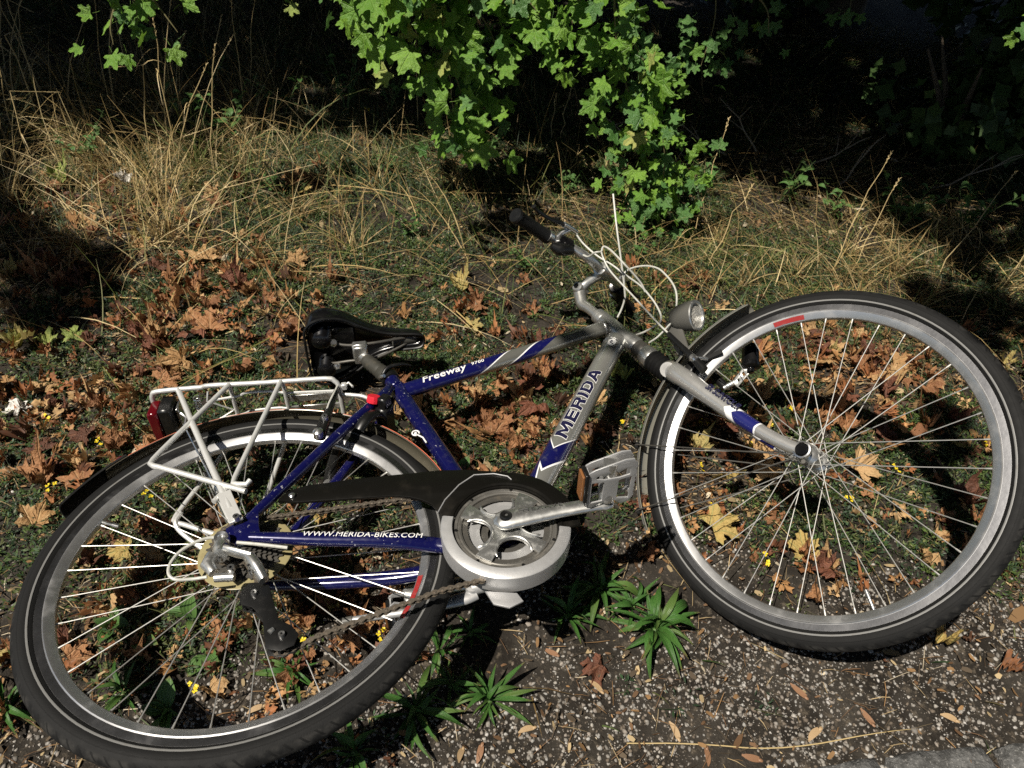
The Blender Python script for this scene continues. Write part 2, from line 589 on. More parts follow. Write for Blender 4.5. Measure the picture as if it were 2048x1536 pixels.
# ------------------------------------------------------------------ ground shape (numpy value noise)
def vnoise(x, y, seed=0):
    x = np.asarray(x, float); y = np.asarray(y, float)
    xi = np.floor(x).astype(np.int64); yi = np.floor(y).astype(np.int64)
    fx = x - xi; fy = y - yi
    fx = fx * fx * (3 - 2 * fx); fy = fy * fy * (3 - 2 * fy)
    def h(a, b):
        n = (a * 374761393 + b * 668265263 + seed * 1442695041) & 0xFFFFFFFF
        n = ((n ^ (n >> 13)) * 1274126177) & 0xFFFFFFFF
        return ((n ^ (n >> 16)) & 0xFFFF) / 65535.0
    return (h(xi, yi) * (1 - fx) + h(xi + 1, yi) * fx) * (1 - fy) + (h(xi, yi + 1) * (1 - fx) + h(xi + 1, yi + 1) * fx) * fy


def fbm(x, y, f, o=4, seed=0):
    s, a = 0.0, 0.5
    for i in range(o):
        s = s + a * vnoise(x * f, y * f, seed + i)
        f *= 2.03; a *= 0.5
    return s


def sstep(a, b, x):
    t = np.clip((x - a) / (b - a), 0, 1)
    return t * t * (3 - 2 * t)


def gravel(x, y):
    """1 on the trodden gravel strip beside the kerb, 0 in the planted verge."""
    edge = 0.80 + 0.10 * np.sin(x * 2.3 + 1.0) + 0.30 * (fbm(x, y, 4.0, 3, 5) - 0.45) - 0.28 * sstep(-0.15, -0.55, x) + 0.10 * sstep(0.3, 0.8, x)
    return sstep(0.10, -0.12, y - edge)


def hgt(x, y):
    x = np.asarray(x, float); y = np.asarray(y, float)
    g = gravel(x, y)
    h = 0.055 * (fbm(x, y, 1.3, 3, 11) - 0.45) + (1 - g) * 0.035 * (fbm(x, y, 6.0, 4, 23) - 0.45) + 0.008 * (fbm(x, y, 25.0, 3, 31) - 0.45)
    h = h + 0.03 * sstep(0.9, 1.8, y) * sstep(0.2, -0.6, x) + 0.10 * sstep(2.4, 4.5, y)
    return h * sstep(0.2, 0.7, y + 0.15)


def np_mesh(name, V, Q, mat, C=None, smooth=False):
    """Mesh from a vertex array, a face array (all faces with the same corner count) and point colours."""
    V = np.ascontiguousarray(V, np.float32); Q = np.ascontiguousarray(Q, np.int32)
    me = bpy.data.meshes.new(name)
    me.vertices.add(len(V)); me.vertices.foreach_set('co', V.ravel())
    m, k = Q.shape
    me.loops.add(m * k); me.loops.foreach_set('vertex_index', Q.ravel())
    me.polygons.add(m); me.polygons.foreach_set('loop_start', np.arange(0, m * k, k, dtype=np.int32))
    if smooth:
        me.polygons.foreach_set('use_smooth', np.ones(m, bool))
    if C is not None:
        at = me.color_attributes.new('Col', 'FLOAT_COLOR', 'POINT')
        at.data.foreach_set('color', np.c_[C, np.ones(len(C))].astype(np.float32).ravel())
    me.materials.append(mat)
    me.update(); me.validate()
    return me


def soil_mat():
    t = NT('soil')
    P = t.coord()
    n1 = t.noise(9, 6, P, 0.65); n2 = t.noise(70, 5, P, 0.6); n3 = t.noise(330, 3, P)
    c = t.mix(t.step(n1, 0.35, 0.7), (0.013, 0.0105, 0.008), (0.038, 0.033, 0.027))
    c = t.mix(t.step(n2, 0.52, 0.72), c, (0.085, 0.070, 0.052))
    c = t.mix(t.step(n3, 0.64, 0.74), c, (0.13, 0.115, 0.095))
    h = t.math('ADD', t.math('MULTIPLY', n2, 0.7), t.math('MULTIPLY', n3, 0.5))
    return t.done(t.bsdf(c, 0.95, 0, t.bump(h, 1.0, 0.006), 0.2))


def colmat(name, rough=0.7, transl=0.0, spec=0.3, tint=(1, 1, 1), nscale=0.0):
    """Diffuse (and part translucent) material that reads its own colour from the point colours."""
    t = NT(name)
    c = t.attr('Col')
    if nscale:
        c = t.mix(t.math('MULTIPLY', t.step(t.noise(nscale, 4, t.coord()), 0.4, 0.7), 0.45), c, (0.06, 0.05, 0.04))
    b = t.bsdf(c, rough, 0, None, spec)
    if transl:
        tr = t.n('ShaderNodeBsdfTranslucent'); t.put(tr.inputs[0], c)
        mx = t.n('ShaderNodeMixShader'); t.put(mx.inputs[0], transl)
        t.t.links.new(b, mx.inputs[1]); t.t.links.new(tr.outputs[0], mx.inputs[2])
        b = mx.outputs[0]
    return t.done(b)


# ground sheet: fine in front of the camera, coarse far away
def ground():
    xs = np.unique(np.concatenate([np.linspace(-40, -3, 24), np.linspace(-3, 3, 300), np.linspace(3, 40, 24)]))
    ys = np.unique(np.concatenate([np.linspace(-20, 0.2, 16), np.linspace(0.2, 3.4, 220), np.linspace(3.4, 60, 40)]))
    X, Y = np.meshgrid(xs, ys)
    Z = hgt(X, Y)
    V = np.c_[X.ravel(), Y.ravel(), Z.ravel()]
    a = np.arange(len(V)).reshape(X.shape)
    Q = np.stack([a[:-1, :-1], a[:-1, 1:], a[1:, 1:], a[1:, :-1]], -1).reshape(-1, 4)
    return tag(link('ground', np_mesh('ground', V, Q, soil_mat(), None, True)), kind='structure')


ground()

# ------------------------------------------------------------------ kerb stones along the path edge
def stone_mat():
    t = NT('kerb_granite')
    P = t.coord()
    n = t.noise(45, 6, P, 0.7); n2 = t.noise(240, 3, P)
    c = t.mix(t.step(n, 0.35, 0.7), (0.05, 0.05, 0.048), (0.15, 0.15, 0.147))
    c = t.mix(t.step(n2, 0.55, 0.7), c, (0.22, 0.215, 0.205))
    return t.done(t.bsdf(c, 0.85, 0, t.bump(t.math('ADD', n, t.math('MULTIPLY', n2, 0.4)), 0.9, 0.006), 0.3))


M_stone = stone_mat()
kerb = empty('kerb'); tag(kerb, kind='structure')
kd = Vector((0.90, 0.155, 0)).normalized()
for i in range(9):
    ln = (0.205, 0.19, 0.2, 0.195)[i % 4]
    bm = bmesh.new()
    bmesh.ops.create_cube(bm, size=1.0)
    bmesh.ops.subdivide_edges(bm, edges=bm.edges, cuts=5, use_grid_fill=True)
    for v in bm.verts:
        p = v.co
        q = Vector((max(-0.42, min(0.42, p.x)), max(-0.42, min(0.42, p.y)), max(-0.42, min(0.42, p.z))))
        d = p - q
        if d.length > 1e-6:
            p = q + d.normalized() * 0.08
        v.co = Vector((p.x * ln, p.y * 0.15, p.z * 0.14)) + Vector((random.uniform(-1, 1), random.uniform(-1, 1), random.uniform(-1, 1))) * 0.004
    me = bpy.data.meshes.new('kerb_stone'); bm.to_mesh(me); bm.free(); me.materials.append(M_stone)
    me.polygons.foreach_set('use_smooth', [True] * len(me.polygons))
    c = Vector((0.57, 0.388, 0)) + kd * (i - 4) * 0.208
    o = link('kerb_stone', me, kerb)
    o.location = (c.x, c.y + random.uniform(-0.006, 0.006), float(hgt(c.x, c.y)) - 0.052 + random.uniform(-0.004, 0.004))
    o.rotation_euler = (random.uniform(-0.03, 0.03), random.uniform(-0.03, 0.03), math.atan2(kd.y, kd.x) + random.uniform(-0.03, 0.03))

# ------------------------------------------------------------------ gravel on the path
def make_gravel():
    bm = bmesh.new(); bmesh.ops.create_icosphere(bm, subdivisions=1, radius=1.0); bm.verts.index_update()
    bv = np.array([v.co for v in bm.verts]); bf = np.array([[v.index for v in f.verts] for f in bm.faces]); bm.free()
    N = 90000
    x = rng.uniform(-1.25, 1.7, N); y = rng.uniform(0.28, 1.35, N)
    g = gravel(x, y)
    cl = fbm(x, y, 5.0, 3, 77)
    keep = rng.random(N) < (0.10 + 0.9 * g) * sstep(0.30, 0.55, cl + 0.08)
    x, y = x[keep], y[keep]
    n = len(x)
    r = 0.0010 + 0.0036 * rng.random(n) ** 2.2
    big = rng.random(n) < 0.03
    r[big] = rng.uniform(0.0035, 0.0065, big.sum())
    sc = r[:, None] * rng.uniform(0.65, 1.25, (n, 3)); sc[:, 2] *= 0.75
    a = rng.uniform(0, 2 * PI, n)
    V = bv[None] * sc[:, None] * rng.uniform(0.5, 1.3, (n, len(bv), 1))
    ca, sa = np.cos(a)[:, None], np.sin(a)[:, None]
    X = V[:, :, 0] * ca - V[:, :, 1] * sa + x[:, None]
    Y = V[:, :, 0] * sa + V[:, :, 1] * ca + y[:, None]
    Z = V[:, :, 2] + (hgt(x, y) + sc[:, 2] * 0.12)[:, None]
    F = (bf[None] + (np.arange(n) * len(bv))[:, None, None]).reshape(-1, 3)
    base = np.array([[0.30, 0.28, 0.25], [0.20, 0.185, 0.165], [0.32, 0.31, 0.29], [0.13, 0.105, 0.08], [0.24, 0.21, 0.18], [0.42, 0.40, 0.375]])
    ci = rng.choice(6, n, p=[0.22, 0.28, 0.09, 0.22, 0.16, 0.03])
    C = np.repeat(base[ci] * rng.uniform(0.7, 1.15, (n, 1)), len(bv), 0)
    me = np_mesh('gravel', np.stack([X, Y, Z], -1).reshape(-1, 3), F, colmat('gravel_stone', 0.8, 0, 0.3, nscale=300), C)
    tag(link('gravel', me), kind='stuff')


make_gravel()

# ------------------------------------------------------------------ blades, leaflets and crumbs
CAMP = np.array([0, 0, 1.2574])
FWD = np.array([0.0, 0.73135, -0.682])
RGT = np.array([0.99756, 0.04757, 0.05102]); UPV = np.array([-0.06976, 0.68034, 0.72957])


def in_view(x, y, z=0.0, m=1.12):
    """Roughly what the photograph shows, with a margin: no need to plant what lies far outside it."""
    d = np.stack([x, y, np.full_like(x, z) - CAMP[2]], -1)
    dz = d @ FWD; u = (d @ RGT) / dz; v = (d @ UPV) / dz
    return (dz > 0.1) & (np.abs(u) < 0.7164 * m) & (np.abs(v) < 0.5373 * m + 0.04)


def blades(x, y, L, az, lean, droop, wd, col, seg=3, z0=None):
    """Curved tapering strips, one per root."""
    n = len(x)
    z = hgt(x, y) if z0 is None else z0
    t = np.linspace(0, 1, seg + 1)[None]
    hor = L[:, None] * (lean[:, None] * t + (1 - lean[:, None]) * droop[:, None] * t ** 2)
    ver = L[:, None] * ((1 - 0.55 * lean[:, None]) * t * (1 - lean[:, None] ** 2 * 0.6) - droop[:, None] * 0.55 * t ** 2.4)
    cx, sx = np.cos(az)[:, None], np.sin(az)[:, None]
    bend = rng.normal(0, 0.10, (n, 1)) * L[:, None] * t ** 2
    px = x[:, None] + hor * cx - bend * sx; py = y[:, None] + hor * sx + bend * cx
    pz = z[:, None] + np.maximum(ver, 0.004 * rng.random((n, 1)) - 0.002)
    wv = wd[:, None] * (1 - 0.85 * t ** 1.5) * 0.5
    wx, wy = -sx * wv, cx * wv
    tw = rng.uniform(-0.7, 0.7, (n, 1)) * wv
    A = np.stack([px - wx, py - wy, pz - tw], -1); B = np.stack([px + wx, py + wy, pz + tw], -1)
    V = np.stack([A, B], 2).reshape(n, -1, 3)
    k = 2 * (seg + 1)
    q = np.array([[2 * i, 2 * i + 1, 2 * i + 3, 2 * i + 2] for i in range(seg)])
    Q = (q[None] + (np.arange(n) * k)[:, None, None]).reshape(-1, 4)
    C = np.repeat(col, k, 0)
    return V.reshape(-1, 3), Q, C


def join(parts):
    V, Q, C, o = [], [], [], 0
    for v, q, c in parts:
        V.append(v); Q.append(q + o); C.append(c); o += len(v)
    return np.concatenate(V), np.concatenate(Q), np.concatenate(C)


def palette(n, cols, p, var=0.25):
    c = np.array(cols)[rng.choice(len(cols), n, p=p)]
    return c * rng.uniform(1 - var, 1 + var, (n, 1))


STRAW = [(0.31, 0.225, 0.10), (0.20, 0.135, 0.056), (0.44, 0.345, 0.18), (0.11, 0.09, 0.036), (0.08, 0.09, 0.028)]
GREEN = [(0.036, 0.064, 0.016), (0.060, 0.09, 0.024), (0.022, 0.042, 0.015), (0.09, 0.10, 0.035), (0.045, 0.072, 0.036)]


def dryness(x, y):
    d = 0.35 + 0.9 * (fbm(x, y, 1.7, 3, 41) - 0.5) + 0.25 * sstep(0.3, 0.9, x) * sstep(1.6, 2.0, y) + 0.3 * sstep(-0.5, -1.2, x) * sstep(1.7, 2.3, y)
    return np.clip(d, 0, 1)


def make_grass():
    N = 330000
    x = rng.uniform(-3.3, 3.2, N); y = rng.uniform(0.42, 4.3, N)
    k = in_view(x, y)
    x, y = x[k], y[k]
    g = gravel(x, y)
    patch = fbm(x, y, 3.0, 3, 61)
    leafy = np.exp(-(((x + 0.95) / 0.55) ** 2 + ((y - 1.35) / 0.38) ** 2)) * 0.75 + np.exp(-(((x - 0.9) / 0.35) ** 2 + ((y - 1.4) / 0.25) ** 2)) * 0.5
    dens = (1 - g) ** 2 * sstep(0.32, 0.55, patch + 0.28 * sstep(1.3, 2.0, y)) * (0.30 + 0.70 * sstep(1.2, 2.0, y)) * (1 - np.clip(leafy, 0, 1)) + 0.012 * g
    k = rng.random(len(x)) < dens * 0.34 * (1 - 0.35 * sstep(1.5, 1.9, y))
    x, y = x[k], y[k]
    n = len(x)
    dry = rng.random(n) < dryness(x, y) * 0.85 + 0.1
    L = np.where(dry, rng.gamma(3.0, 0.040, n), rng.gamma(4.0, 0.018, n)) * (0.60 + 0.6 * sstep(1.3, 2.1, y))
    L = np.clip(L, 0.02, 0.42)
    swirl = 2 * PI * fbm(x, y, 1.1, 2, 88) * 1.6
    az = swirl + rng.normal(0, 0.9, n)
    lean = np.clip(np.where(dry, rng.beta(4, 1.6, n), rng.beta(2.2, 2.2, n)), 0, 0.98)
    droop = rng.uniform(0.0, 0.5, n)
    wd = np.where(dry, rng.uniform(0.0014, 0.0030, n), rng.uniform(0.0018, 0.0036, n))
    col = np.where(dry[:, None], palette(n, STRAW, [0.3, 0.28, 0.14, 0.16, 0.12]), palette(n, GREEN, [0.3, 0.25, 0.2, 0.15, 0.1]))
    parts = [blades(x, y, L, az, lean, droop, wd, col)]
    for (x0, x1, y0, y1, nt, nb, l0, l1) in ((-2.5, -0.9, 2.05, 3.0, 58, 30, 0.14, 0.44), (-1.7, -0.5, 1.75, 2.3, 18, 26, 0.10, 0.32), (0.5, 2.0, 1.72, 2.35, 52, 26, 0.07, 0.19), (-0.6, 0.5, 2.3, 2.75, 13, 22, 0.08, 0.22), (-2.6, -1.5, 1.5, 2.1, 30, 34, 0.10, 0.25)):
        tx, ty = rng.uniform(x0, x1, nt), rng.uniform(y0, y1, nt)
        k = nt * nb
        bx = np.repeat(tx, nb) + rng.normal(0, 0.016, k); by = np.repeat(ty, nb) + rng.normal(0, 0.016, k)
        dryt = np.repeat(rng.random(nt) < 0.78, nb)
        Lb = rng.uniform(l0, l1, k) * np.repeat(rng.uniform(0.7, 1.2, nt), nb)
        cb = np.where(dryt[:, None], palette(k, [(0.36, 0.26, 0.105), (0.24, 0.165, 0.065), (0.48, 0.38, 0.19), (0.14, 0.10, 0.04)], [0.32, 0.28, 0.16, 0.24]), palette(k, [(0.10, 0.14, 0.035), (0.16, 0.18, 0.05), (0.25, 0.23, 0.08)], [0.4, 0.3, 0.3]))
        parts.append(blades(bx, by, Lb, np.repeat(rng.uniform(0, 2 * PI, nt), nb) + rng.normal(0, 1.0, k), np.clip(rng.beta(1.8, 2.4, k), 0, 0.95), rng.uniform(0.15, 0.75, k), rng.uniform(0.0018, 0.0038, k), cb, 5))
    # long stems that lean and lie across one another
    for (x0, x1, y0, y1, k, l0, l1) in ((-2.5, -0.8, 1.7, 2.95, 260, 0.22, 0.62), (-1.4, 0.5, 1.55, 2.7, 300, 0.16, 0.50), (0.4, 1.9, 1.7, 2.4, 170, 0.12, 0.34), (-1.5, -0.5, 1.2, 1.8, 70, 0.15, 0.4)):
        bx, by = rng.uniform(x0, x1, k), rng.uniform(y0, y1, k)
        dk = rng.random(k) < 0.72
        cb = np.where(dk[:, None], palette(k, [(0.40, 0.29, 0.12), (0.27, 0.18, 0.07), (0.54, 0.43, 0.23)], [0.45, 0.3, 0.25]), palette(k, [(0.10, 0.125, 0.03), (0.17, 0.17, 0.05)], [0.6, 0.4]))
        parts.append(blades(bx, by, rng.uniform(l0, l1, k), rng.uniform(0, 2 * PI, k), np.clip(rng.beta(3.0, 1.6, k), 0.1, 0.97), rng.uniform(0.05, 0.55, k), rng.uniform(0.0022, 0.0034, k), cb, 5))
    seg3, seg5 = parts[0], join(parts[1:])
    V, Q, C = join([seg3, seg5])
    me = np_mesh('grass', V, Q, colmat('grass_blade', 0.6, 0.22, 0.35), C)
    tag(link('grass', me), kind='stuff')


make_grass()


def make_cover():
    """Low creeping vetch and moss: tiny paired leaflets on short stems, in clumps."""
    N = 46000
    x = rng.uniform(-3.0, 2.9, N); y = rng.uniform(0.45, 4.0, N)
    k = in_view(x, y)
    x, y = x[k], y[k]
    g = gravel(x, y)
    patch = fbm(x, y, 3.4, 3, 121)
    dens = (1 - g) ** 1.5 * sstep(0.26, 0.46, patch) * (1 - 0.45 * sstep(2.6, 3.2, y)) + 0.01
    k = rng.random(len(x)) < dens
    x, y = x[k], y[k]
    n = len(x)
    m = 22                                             # leaflets per clump
    R = rng.uniform(0.012, 0.042, n); Hh = rng.uniform(0.008, 0.034, n) + 0.035 * sstep(0.5, 0.7, fbm(x, y, 7.0, 2, 171))
    a = rng.uniform(0, 2 * PI, (n, m)); rr = np.sqrt(rng.random((n, m))) * R[:, None]
    cx = x[:, None] + rr * np.cos(a); cy = y[:, None] + rr * np.sin(a)
    cz = hgt(cx, cy) + 0.003 + Hh[:, None] * rng.random((n, m)) * (1.1 - 0.6 * rr / R[:, None])
    c = np.stack([cx, cy, cz], -1).reshape(-1, 3)
    M = len(c)
    az = (a + rng.normal(0, 0.8, (n, m))).ravel(); tilt = rng.normal(0.35, 0.45, M); roll = rng.normal(0, 0.5, M)
    ln = rng.uniform(0.0030, 0.0075, M); wd = ln * rng.uniform(0.22, 0.42, M)
    d = np.stack([np.cos(az) * np.cos(tilt), np.sin(az) * np.cos(tilt), np.sin(tilt)], -1)
    s_ = np.stack([-np.sin(az) * np.cos(roll), np.cos(az) * np.cos(roll), np.sin(roll)], -1)
    V = np.stack([c - d * ln[:, None], c + s_ * wd[:, None], c + d * ln[:, None], c - s_ * wd[:, None]], 1).reshape(-1, 3)
    Q = np.arange(M * 4).reshape(-1, 4)
    cc = palette(n, [(0.044, 0.078, 0.019), (0.070, 0.108, 0.026), (0.026, 0.055, 0.022), (0.105, 0.12, 0.042), (0.04, 0.07, 0.036)], [0.3, 0.22, 0.23, 0.1, 0.15], 0.3)
    C = np.repeat(np.repeat(cc, m, 0) * rng.uniform(0.7, 1.35, (M, 1)), 4, 0)
    # stems
    sx, sy = x + rng.normal(0, 0.01, n), y + rng.normal(0, 0.01, n)
    st = blades(sx, sy, rng.uniform(0.03, 0.09, n), rng.uniform(0, 2 * PI, n), rng.uniform(0.4, 0.9, n), rng.uniform(0, 0.4, n), np.full(n, 0.0011), palette(n, GREEN, [0.2, 0.3, 0.2, 0.2, 0.1]))
    V, Q, C = join([(V, Q, C), st])
    me = np_mesh('ground_cover', V, Q, colmat('vetch_leaflet', 0.55, 0.25, 0.4), C)
    tag(link('ground_cover', me), kind='stuff')


make_cover()


def make_debris():
    """Dry crumbs, stalk bits and torn leaf shreds that cover the soil."""
    N = 130000
    x = rng.uniform(-2.6, 2.6, N); y = rng.uniform(0.35, 3.3, N)
    k = in_view(x, y)
    x, y = x[k], y[k]
    g = gravel(x, y)
    k = rng.random(len(x)) < 0.15 + 0.85 * sstep(0.35, 0.6, fbm(x, y, 4.0, 3, 141)) * (1 - 0.82 * g)
    x, y = x[k], y[k]
    n = len(x)
    st = rng.random(n) < 0.5
    ln = np.where(st, rng.uniform(0.006, 0.028, n), np.where(rng.random(n) < 0.07 * (1 - 0.7 * gravel(x, y)), rng.uniform(0.009, 0.020, n), rng.uniform(0.002, 0.009, n)))
    wd = np.where(st, rng.uniform(0.0004, 0.0009, n), ln * rng.uniform(0.3, 0.6, n))
    az = rng.uniform(0, 2 * PI, n); tl = rng.normal(0, 0.28, n); rl = rng.normal(0, 0.5, n)
    c = np.stack([x, y, hgt(x, y) + rng.uniform(0.001, 0.012, n)], -1)
    d = np.stack([np.cos(az) * np.cos(tl), np.sin(az) * np.cos(tl), np.sin(tl)], -1) * ln[:, None]
    s_ = np.stack([-np.sin(az) * np.cos(rl), np.cos(az) * np.cos(rl), np.sin(rl)], -1) * wd[:, None]
    up = np.array([0, 0, 1.0]) * (ln * rng.uniform(-0.15, 0.35, n))[:, None]
    V = np.stack([c - d - s_ * 0.6, c - d * 0.1 - s_ + up, c - d * 0.1 + s_ + up, c - d + s_ * 0.7, c + d - s_ * 0.5, c + d * 0.8 + s_ * 0.6], 1).reshape(-1, 3)
    q = np.array([[0, 1, 2, 3], [1, 4, 5, 2]])
    Q = (q[None] + (np.arange(n) * 6)[:, None, None]).reshape(-1, 4)
    col = palette(n, [(0.22, 0.13, 0.06), (0.13, 0.075, 0.04), (0.33, 0.25, 0.14), (0.08, 0.06, 0.04), (0.42, 0.36, 0.26)], [0.27, 0.27, 0.2, 0.18, 0.08], 0.3)
    me = np_mesh('leaf_litter', V, Q, colmat('litter_crumb', 0.8, 0.1, 0.2), np.repeat(col, 6, 0))
    tag(link('leaf_litter', me), kind='stuff')


make_debris()

# ------------------------------------------------------------------ maple leaves: outline, mesh, material
def leaf_outline(kind, seed):
    r = random.Random(seed)
    if kind == 'field':        # field maple: five blunt lobes
        lobes = [(90, 1.0, 16), (38, 0.95, 16), (142, 0.95, 16), (-14, 0.66, 15), (194, 0.66, 15)]
        notch = 0.60
    else:                      # Norway maple: pointed lobes with side teeth
        lobes = [(90, 1.0, 18), (36, 0.97, 18), (144, 0.97, 18), (-18, 0.70, 17), (198, 0.70, 17)]
        notch = 0.63
    lobes = sorted(lobes)
    pts = [(-78, 0.10)]
    for i, (a, l, wv) in enumerate(lobes):
        l *= r.uniform(0.88, 1.08); a += r.uniform(-4, 4)
        if kind == 'field':
            seq = [(-wv, 0.68), (-wv * 0.85, 0.84), (-wv * 0.35, 0.90), (0, 1.0), (wv * 0.35, 0.90), (wv * 0.85, 0.84), (wv, 0.68)]
        else:
            seq = [(-wv, 0.70), (-wv * 1.0, 0.86), (-wv * 0.5, 0.84), (0, 1.06), (wv * 0.5, 0.84), (wv * 1.0, 0.86), (wv, 0.70)]
        for (da, q) in seq:
            pts.append((a + da + r.uniform(-1, 1), l * q * r.uniform(0.96, 1.04)))
        if i < 4:
            na = (a + lobes[i + 1][0]) / 2
            pts.append((na, notch * r.uniform(0.85, 1.1) * (0.75 if i in (0, 3) else 1.0)))
    pts.append((258, 0.10))
    return [(math.cos(rad(a)) * q, math.sin(rad(a)) * q + 0.28) for a, q in pts]


def leaf_mesh(name, kind, seed, mat, curl=0.25, crump=0.10, fold=0.2, petiole=0.0):
    """Unit leaf (about 1 across each half), base at the origin, tip along +y, upper face +z."""
    r = random.Random(seed * 17 + 3)
    o = leaf_outline(kind, seed)
    n = len(o)
    c = (0.0, 0.30)
    rings = [0.45, 0.75, 1.0]
    pts = [c]
    for q in rings:
        pts += [(c[0] + (p[0] - c[0]) * q, c[1] + (p[1] - c[1]) * q) for p in o]
    ph = [r.uniform(0, 6.28) for _ in range(8)]
    V = []
    ax = r.uniform(-0.9, 0.9)
    for (x, y) in pts:
        d = math.hypot(x, y - 0.3)
        z = abs(x) * fold + curl * d * d * (0.6 + 0.7 * math.sin(ph[0] + 1.5 * math.atan2(y - 0.3, x)))
        z += crump * (math.sin(5.1 * x + ph[1]) * math.cos(4.3 * y + ph[2]) + 0.6 * math.sin(9.3 * y + 4 * x + ph[3]) + 0.5 * math.cos(11 * x - 6 * y + ph[4]))
        t = ax * curl
        yy = y * math.cos(t * d) ; z += y * math.sin(t * d) * 0.6
        xx = x * (1 - min(0.45, abs(fold) * 0.35 + curl * 0.2 * d))
        V.append((xx, yy, z))
    F = []
    for i in range(n):
        j = (i + 1) % n
        F.append((0, 1 + i, 1 + j))
        for k in range(2):
            a = 1 + k * n
            F.append((a + i, a + n + i, a + n + j, a + j))
    me = bpy.data.meshes.new(name)
    pv, pf = [], []
    if petiole:
        b = len(V)
        for k in range(4):
            t = k / 3
            p = (0.1 * t * t, 0.02 - petiole * t, -0.12 * petiole * t)
            for q in range(3):
                pv.append((p[0] + 0.016 * math.cos(q * 2.1), p[1], p[2] + 0.016 * math.sin(q * 2.1)))
        for k in range(3):
            for q in range(3):
                pf.append((b + k * 3 + q, b + k * 3 + (q + 1) % 3, b + k * 3 + 3 + (q + 1) % 3, b + k * 3 + 3 + q))
    me.from_pydata(V + pv, [], F + pf)
    ul = me.uv_layers.new(name='UVMap')
    allp = pts + [(0, -0.5)] * len(pv)
    for lp in me.loops:
        ul.data[lp.index].uv = allp[lp.vertex_index]
    me.polygons.foreach_set('use_smooth', [True] * len(me.polygons))
    me.materials.append(mat)
    me.update()
    return me


def leaf_mat(name, c1, c2, vein, transl=0.25, rough=0.6, spec=0.35, spots=0.0):
    t = NT(name)
    u, v = t.uv()
    v = t.math('SUBTRACT', v, 0.02)
    dm = None
    for a in (90, 48, 132, 5, 175):
        d = t.math('ABSOLUTE', t.math('SUBTRACT', t.math('MULTIPLY', u, math.sin(rad(a))), t.math('MULTIPLY', v, math.cos(rad(a)))))
        dm = d if dm is None else t.math('MINIMUM', dm, d)
    vn = t.step(dm, 0.035, 0.010)
    P = t.coord()
    info = t.n('ShaderNodeObjectInfo').outputs['Random']
    n = t.noise(3.1, 5, P, 0.65)
    f = t.step(t.math('ADD', n, t.math('MULTIPLY', t.math('SUBTRACT', info, 0.5), 0.35)), 0.35, 0.68)
    c = t.mix(f, c1, c2)
    c = t.mix(t.math('MULTIPLY', vn, 0.55), c, vein)
    if spots:
        c = t.mix(t.math('MULTIPLY', t.step(t.noise(9, 3, P), 0.60, 0.68), spots), c, (0.05, 0.03, 0.015))
    nb = t.bump(t.math('ADD', t.math('MULTIPLY', n, 0.5), t.math('MULTIPLY', vn, -0.6)), 0.5, 0.05)
    b = t.bsdf(c, rough, 0, nb, spec)
    tr = t.n('ShaderNodeBsdfTranslucent'); t.put(tr.inputs[0], c)
    mx = t.n('ShaderNodeMixShader'); t.put(mx.inputs[0], transl)
    t.t.links.new(b, mx.inputs[1]); t.t.links.new(tr.outputs[0], mx.inputs[2])
    return t.done(mx.outputs[0])


LM = {
    'russet': leaf_mat('russet_leaf', (0.20, 0.088, 0.038), (0.34, 0.165, 0.072), (0.40, 0.24, 0.12), 0.15, spots=0.4),
    'tan': leaf_mat('tan_leaf', (0.36, 0.205, 0.085), (0.48, 0.31, 0.15), (0.55, 0.38, 0.18), 0.18, spots=0.3),
    'dark': leaf_mat('dark_brown_leaf', (0.085, 0.035, 0.020), (0.15, 0.055, 0.030), (0.2, 0.09, 0.05), 0.08, spots=0.3),
    'yellow': leaf_mat('yellow_leaf', (0.46, 0.33, 0.11), (0.40, 0.32, 0.12), (0.34, 0.36, 0.14), 0.25, spots=0.35),
    'lime': leaf_mat('lime_leaf', (0.26, 0.33, 0.08), (0.38, 0.38, 0.11), (0.42, 0.46, 0.2), 0.3, spots=0.5),
    'pale': leaf_mat('bleached_leaf', (0.58, 0.54, 0.48), (0.70, 0.67, 0.62), (0.5, 0.45, 0.4), 0.1, 0.7),
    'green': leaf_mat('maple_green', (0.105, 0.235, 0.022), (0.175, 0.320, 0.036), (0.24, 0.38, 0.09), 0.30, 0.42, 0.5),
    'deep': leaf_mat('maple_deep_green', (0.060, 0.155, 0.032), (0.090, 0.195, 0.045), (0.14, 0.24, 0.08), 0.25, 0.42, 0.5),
}
# ------------------------------------------------------------------ the bicycle
# Bike frame: origin at the rear hub, x forward, y up the bike, z to its right-hand side (which faces the sky).
BM = Matrix(((0.96396, -0.26345, -0.0371, -0.4204), (0.26567, 0.96063, 0.08134, 0.6571), (0.01421, -0.08827, 0.996, 0.2015), (0, 0, 0, 1)))
bike = empty('bicycle', None, BM)
tag(bike, 'blue and silver trekking bicycle lying on its side in the leafy verge', 'bicycle')
WB, HA, DEL, RK = 1.0551, 1.25838, -0.80442, 0.045
AX = Vector((-math.cos(HA), math.sin(HA), 0)); FW = Vector((math.sin(HA), math.cos(HA), 0))
QP = Vector((WB, 0, 0)) - FW * RK
SM = Matrix.Translation(QP) @ Matrix.Rotation(DEL, 4, AX) @ Matrix.Translation(-QP)     # the steered front end
def ax(s):
    return QP + AX * s
BB = (0.426, -0.069)
RZ = lambda a: Matrix.Rotation(a, 4, 'Z')

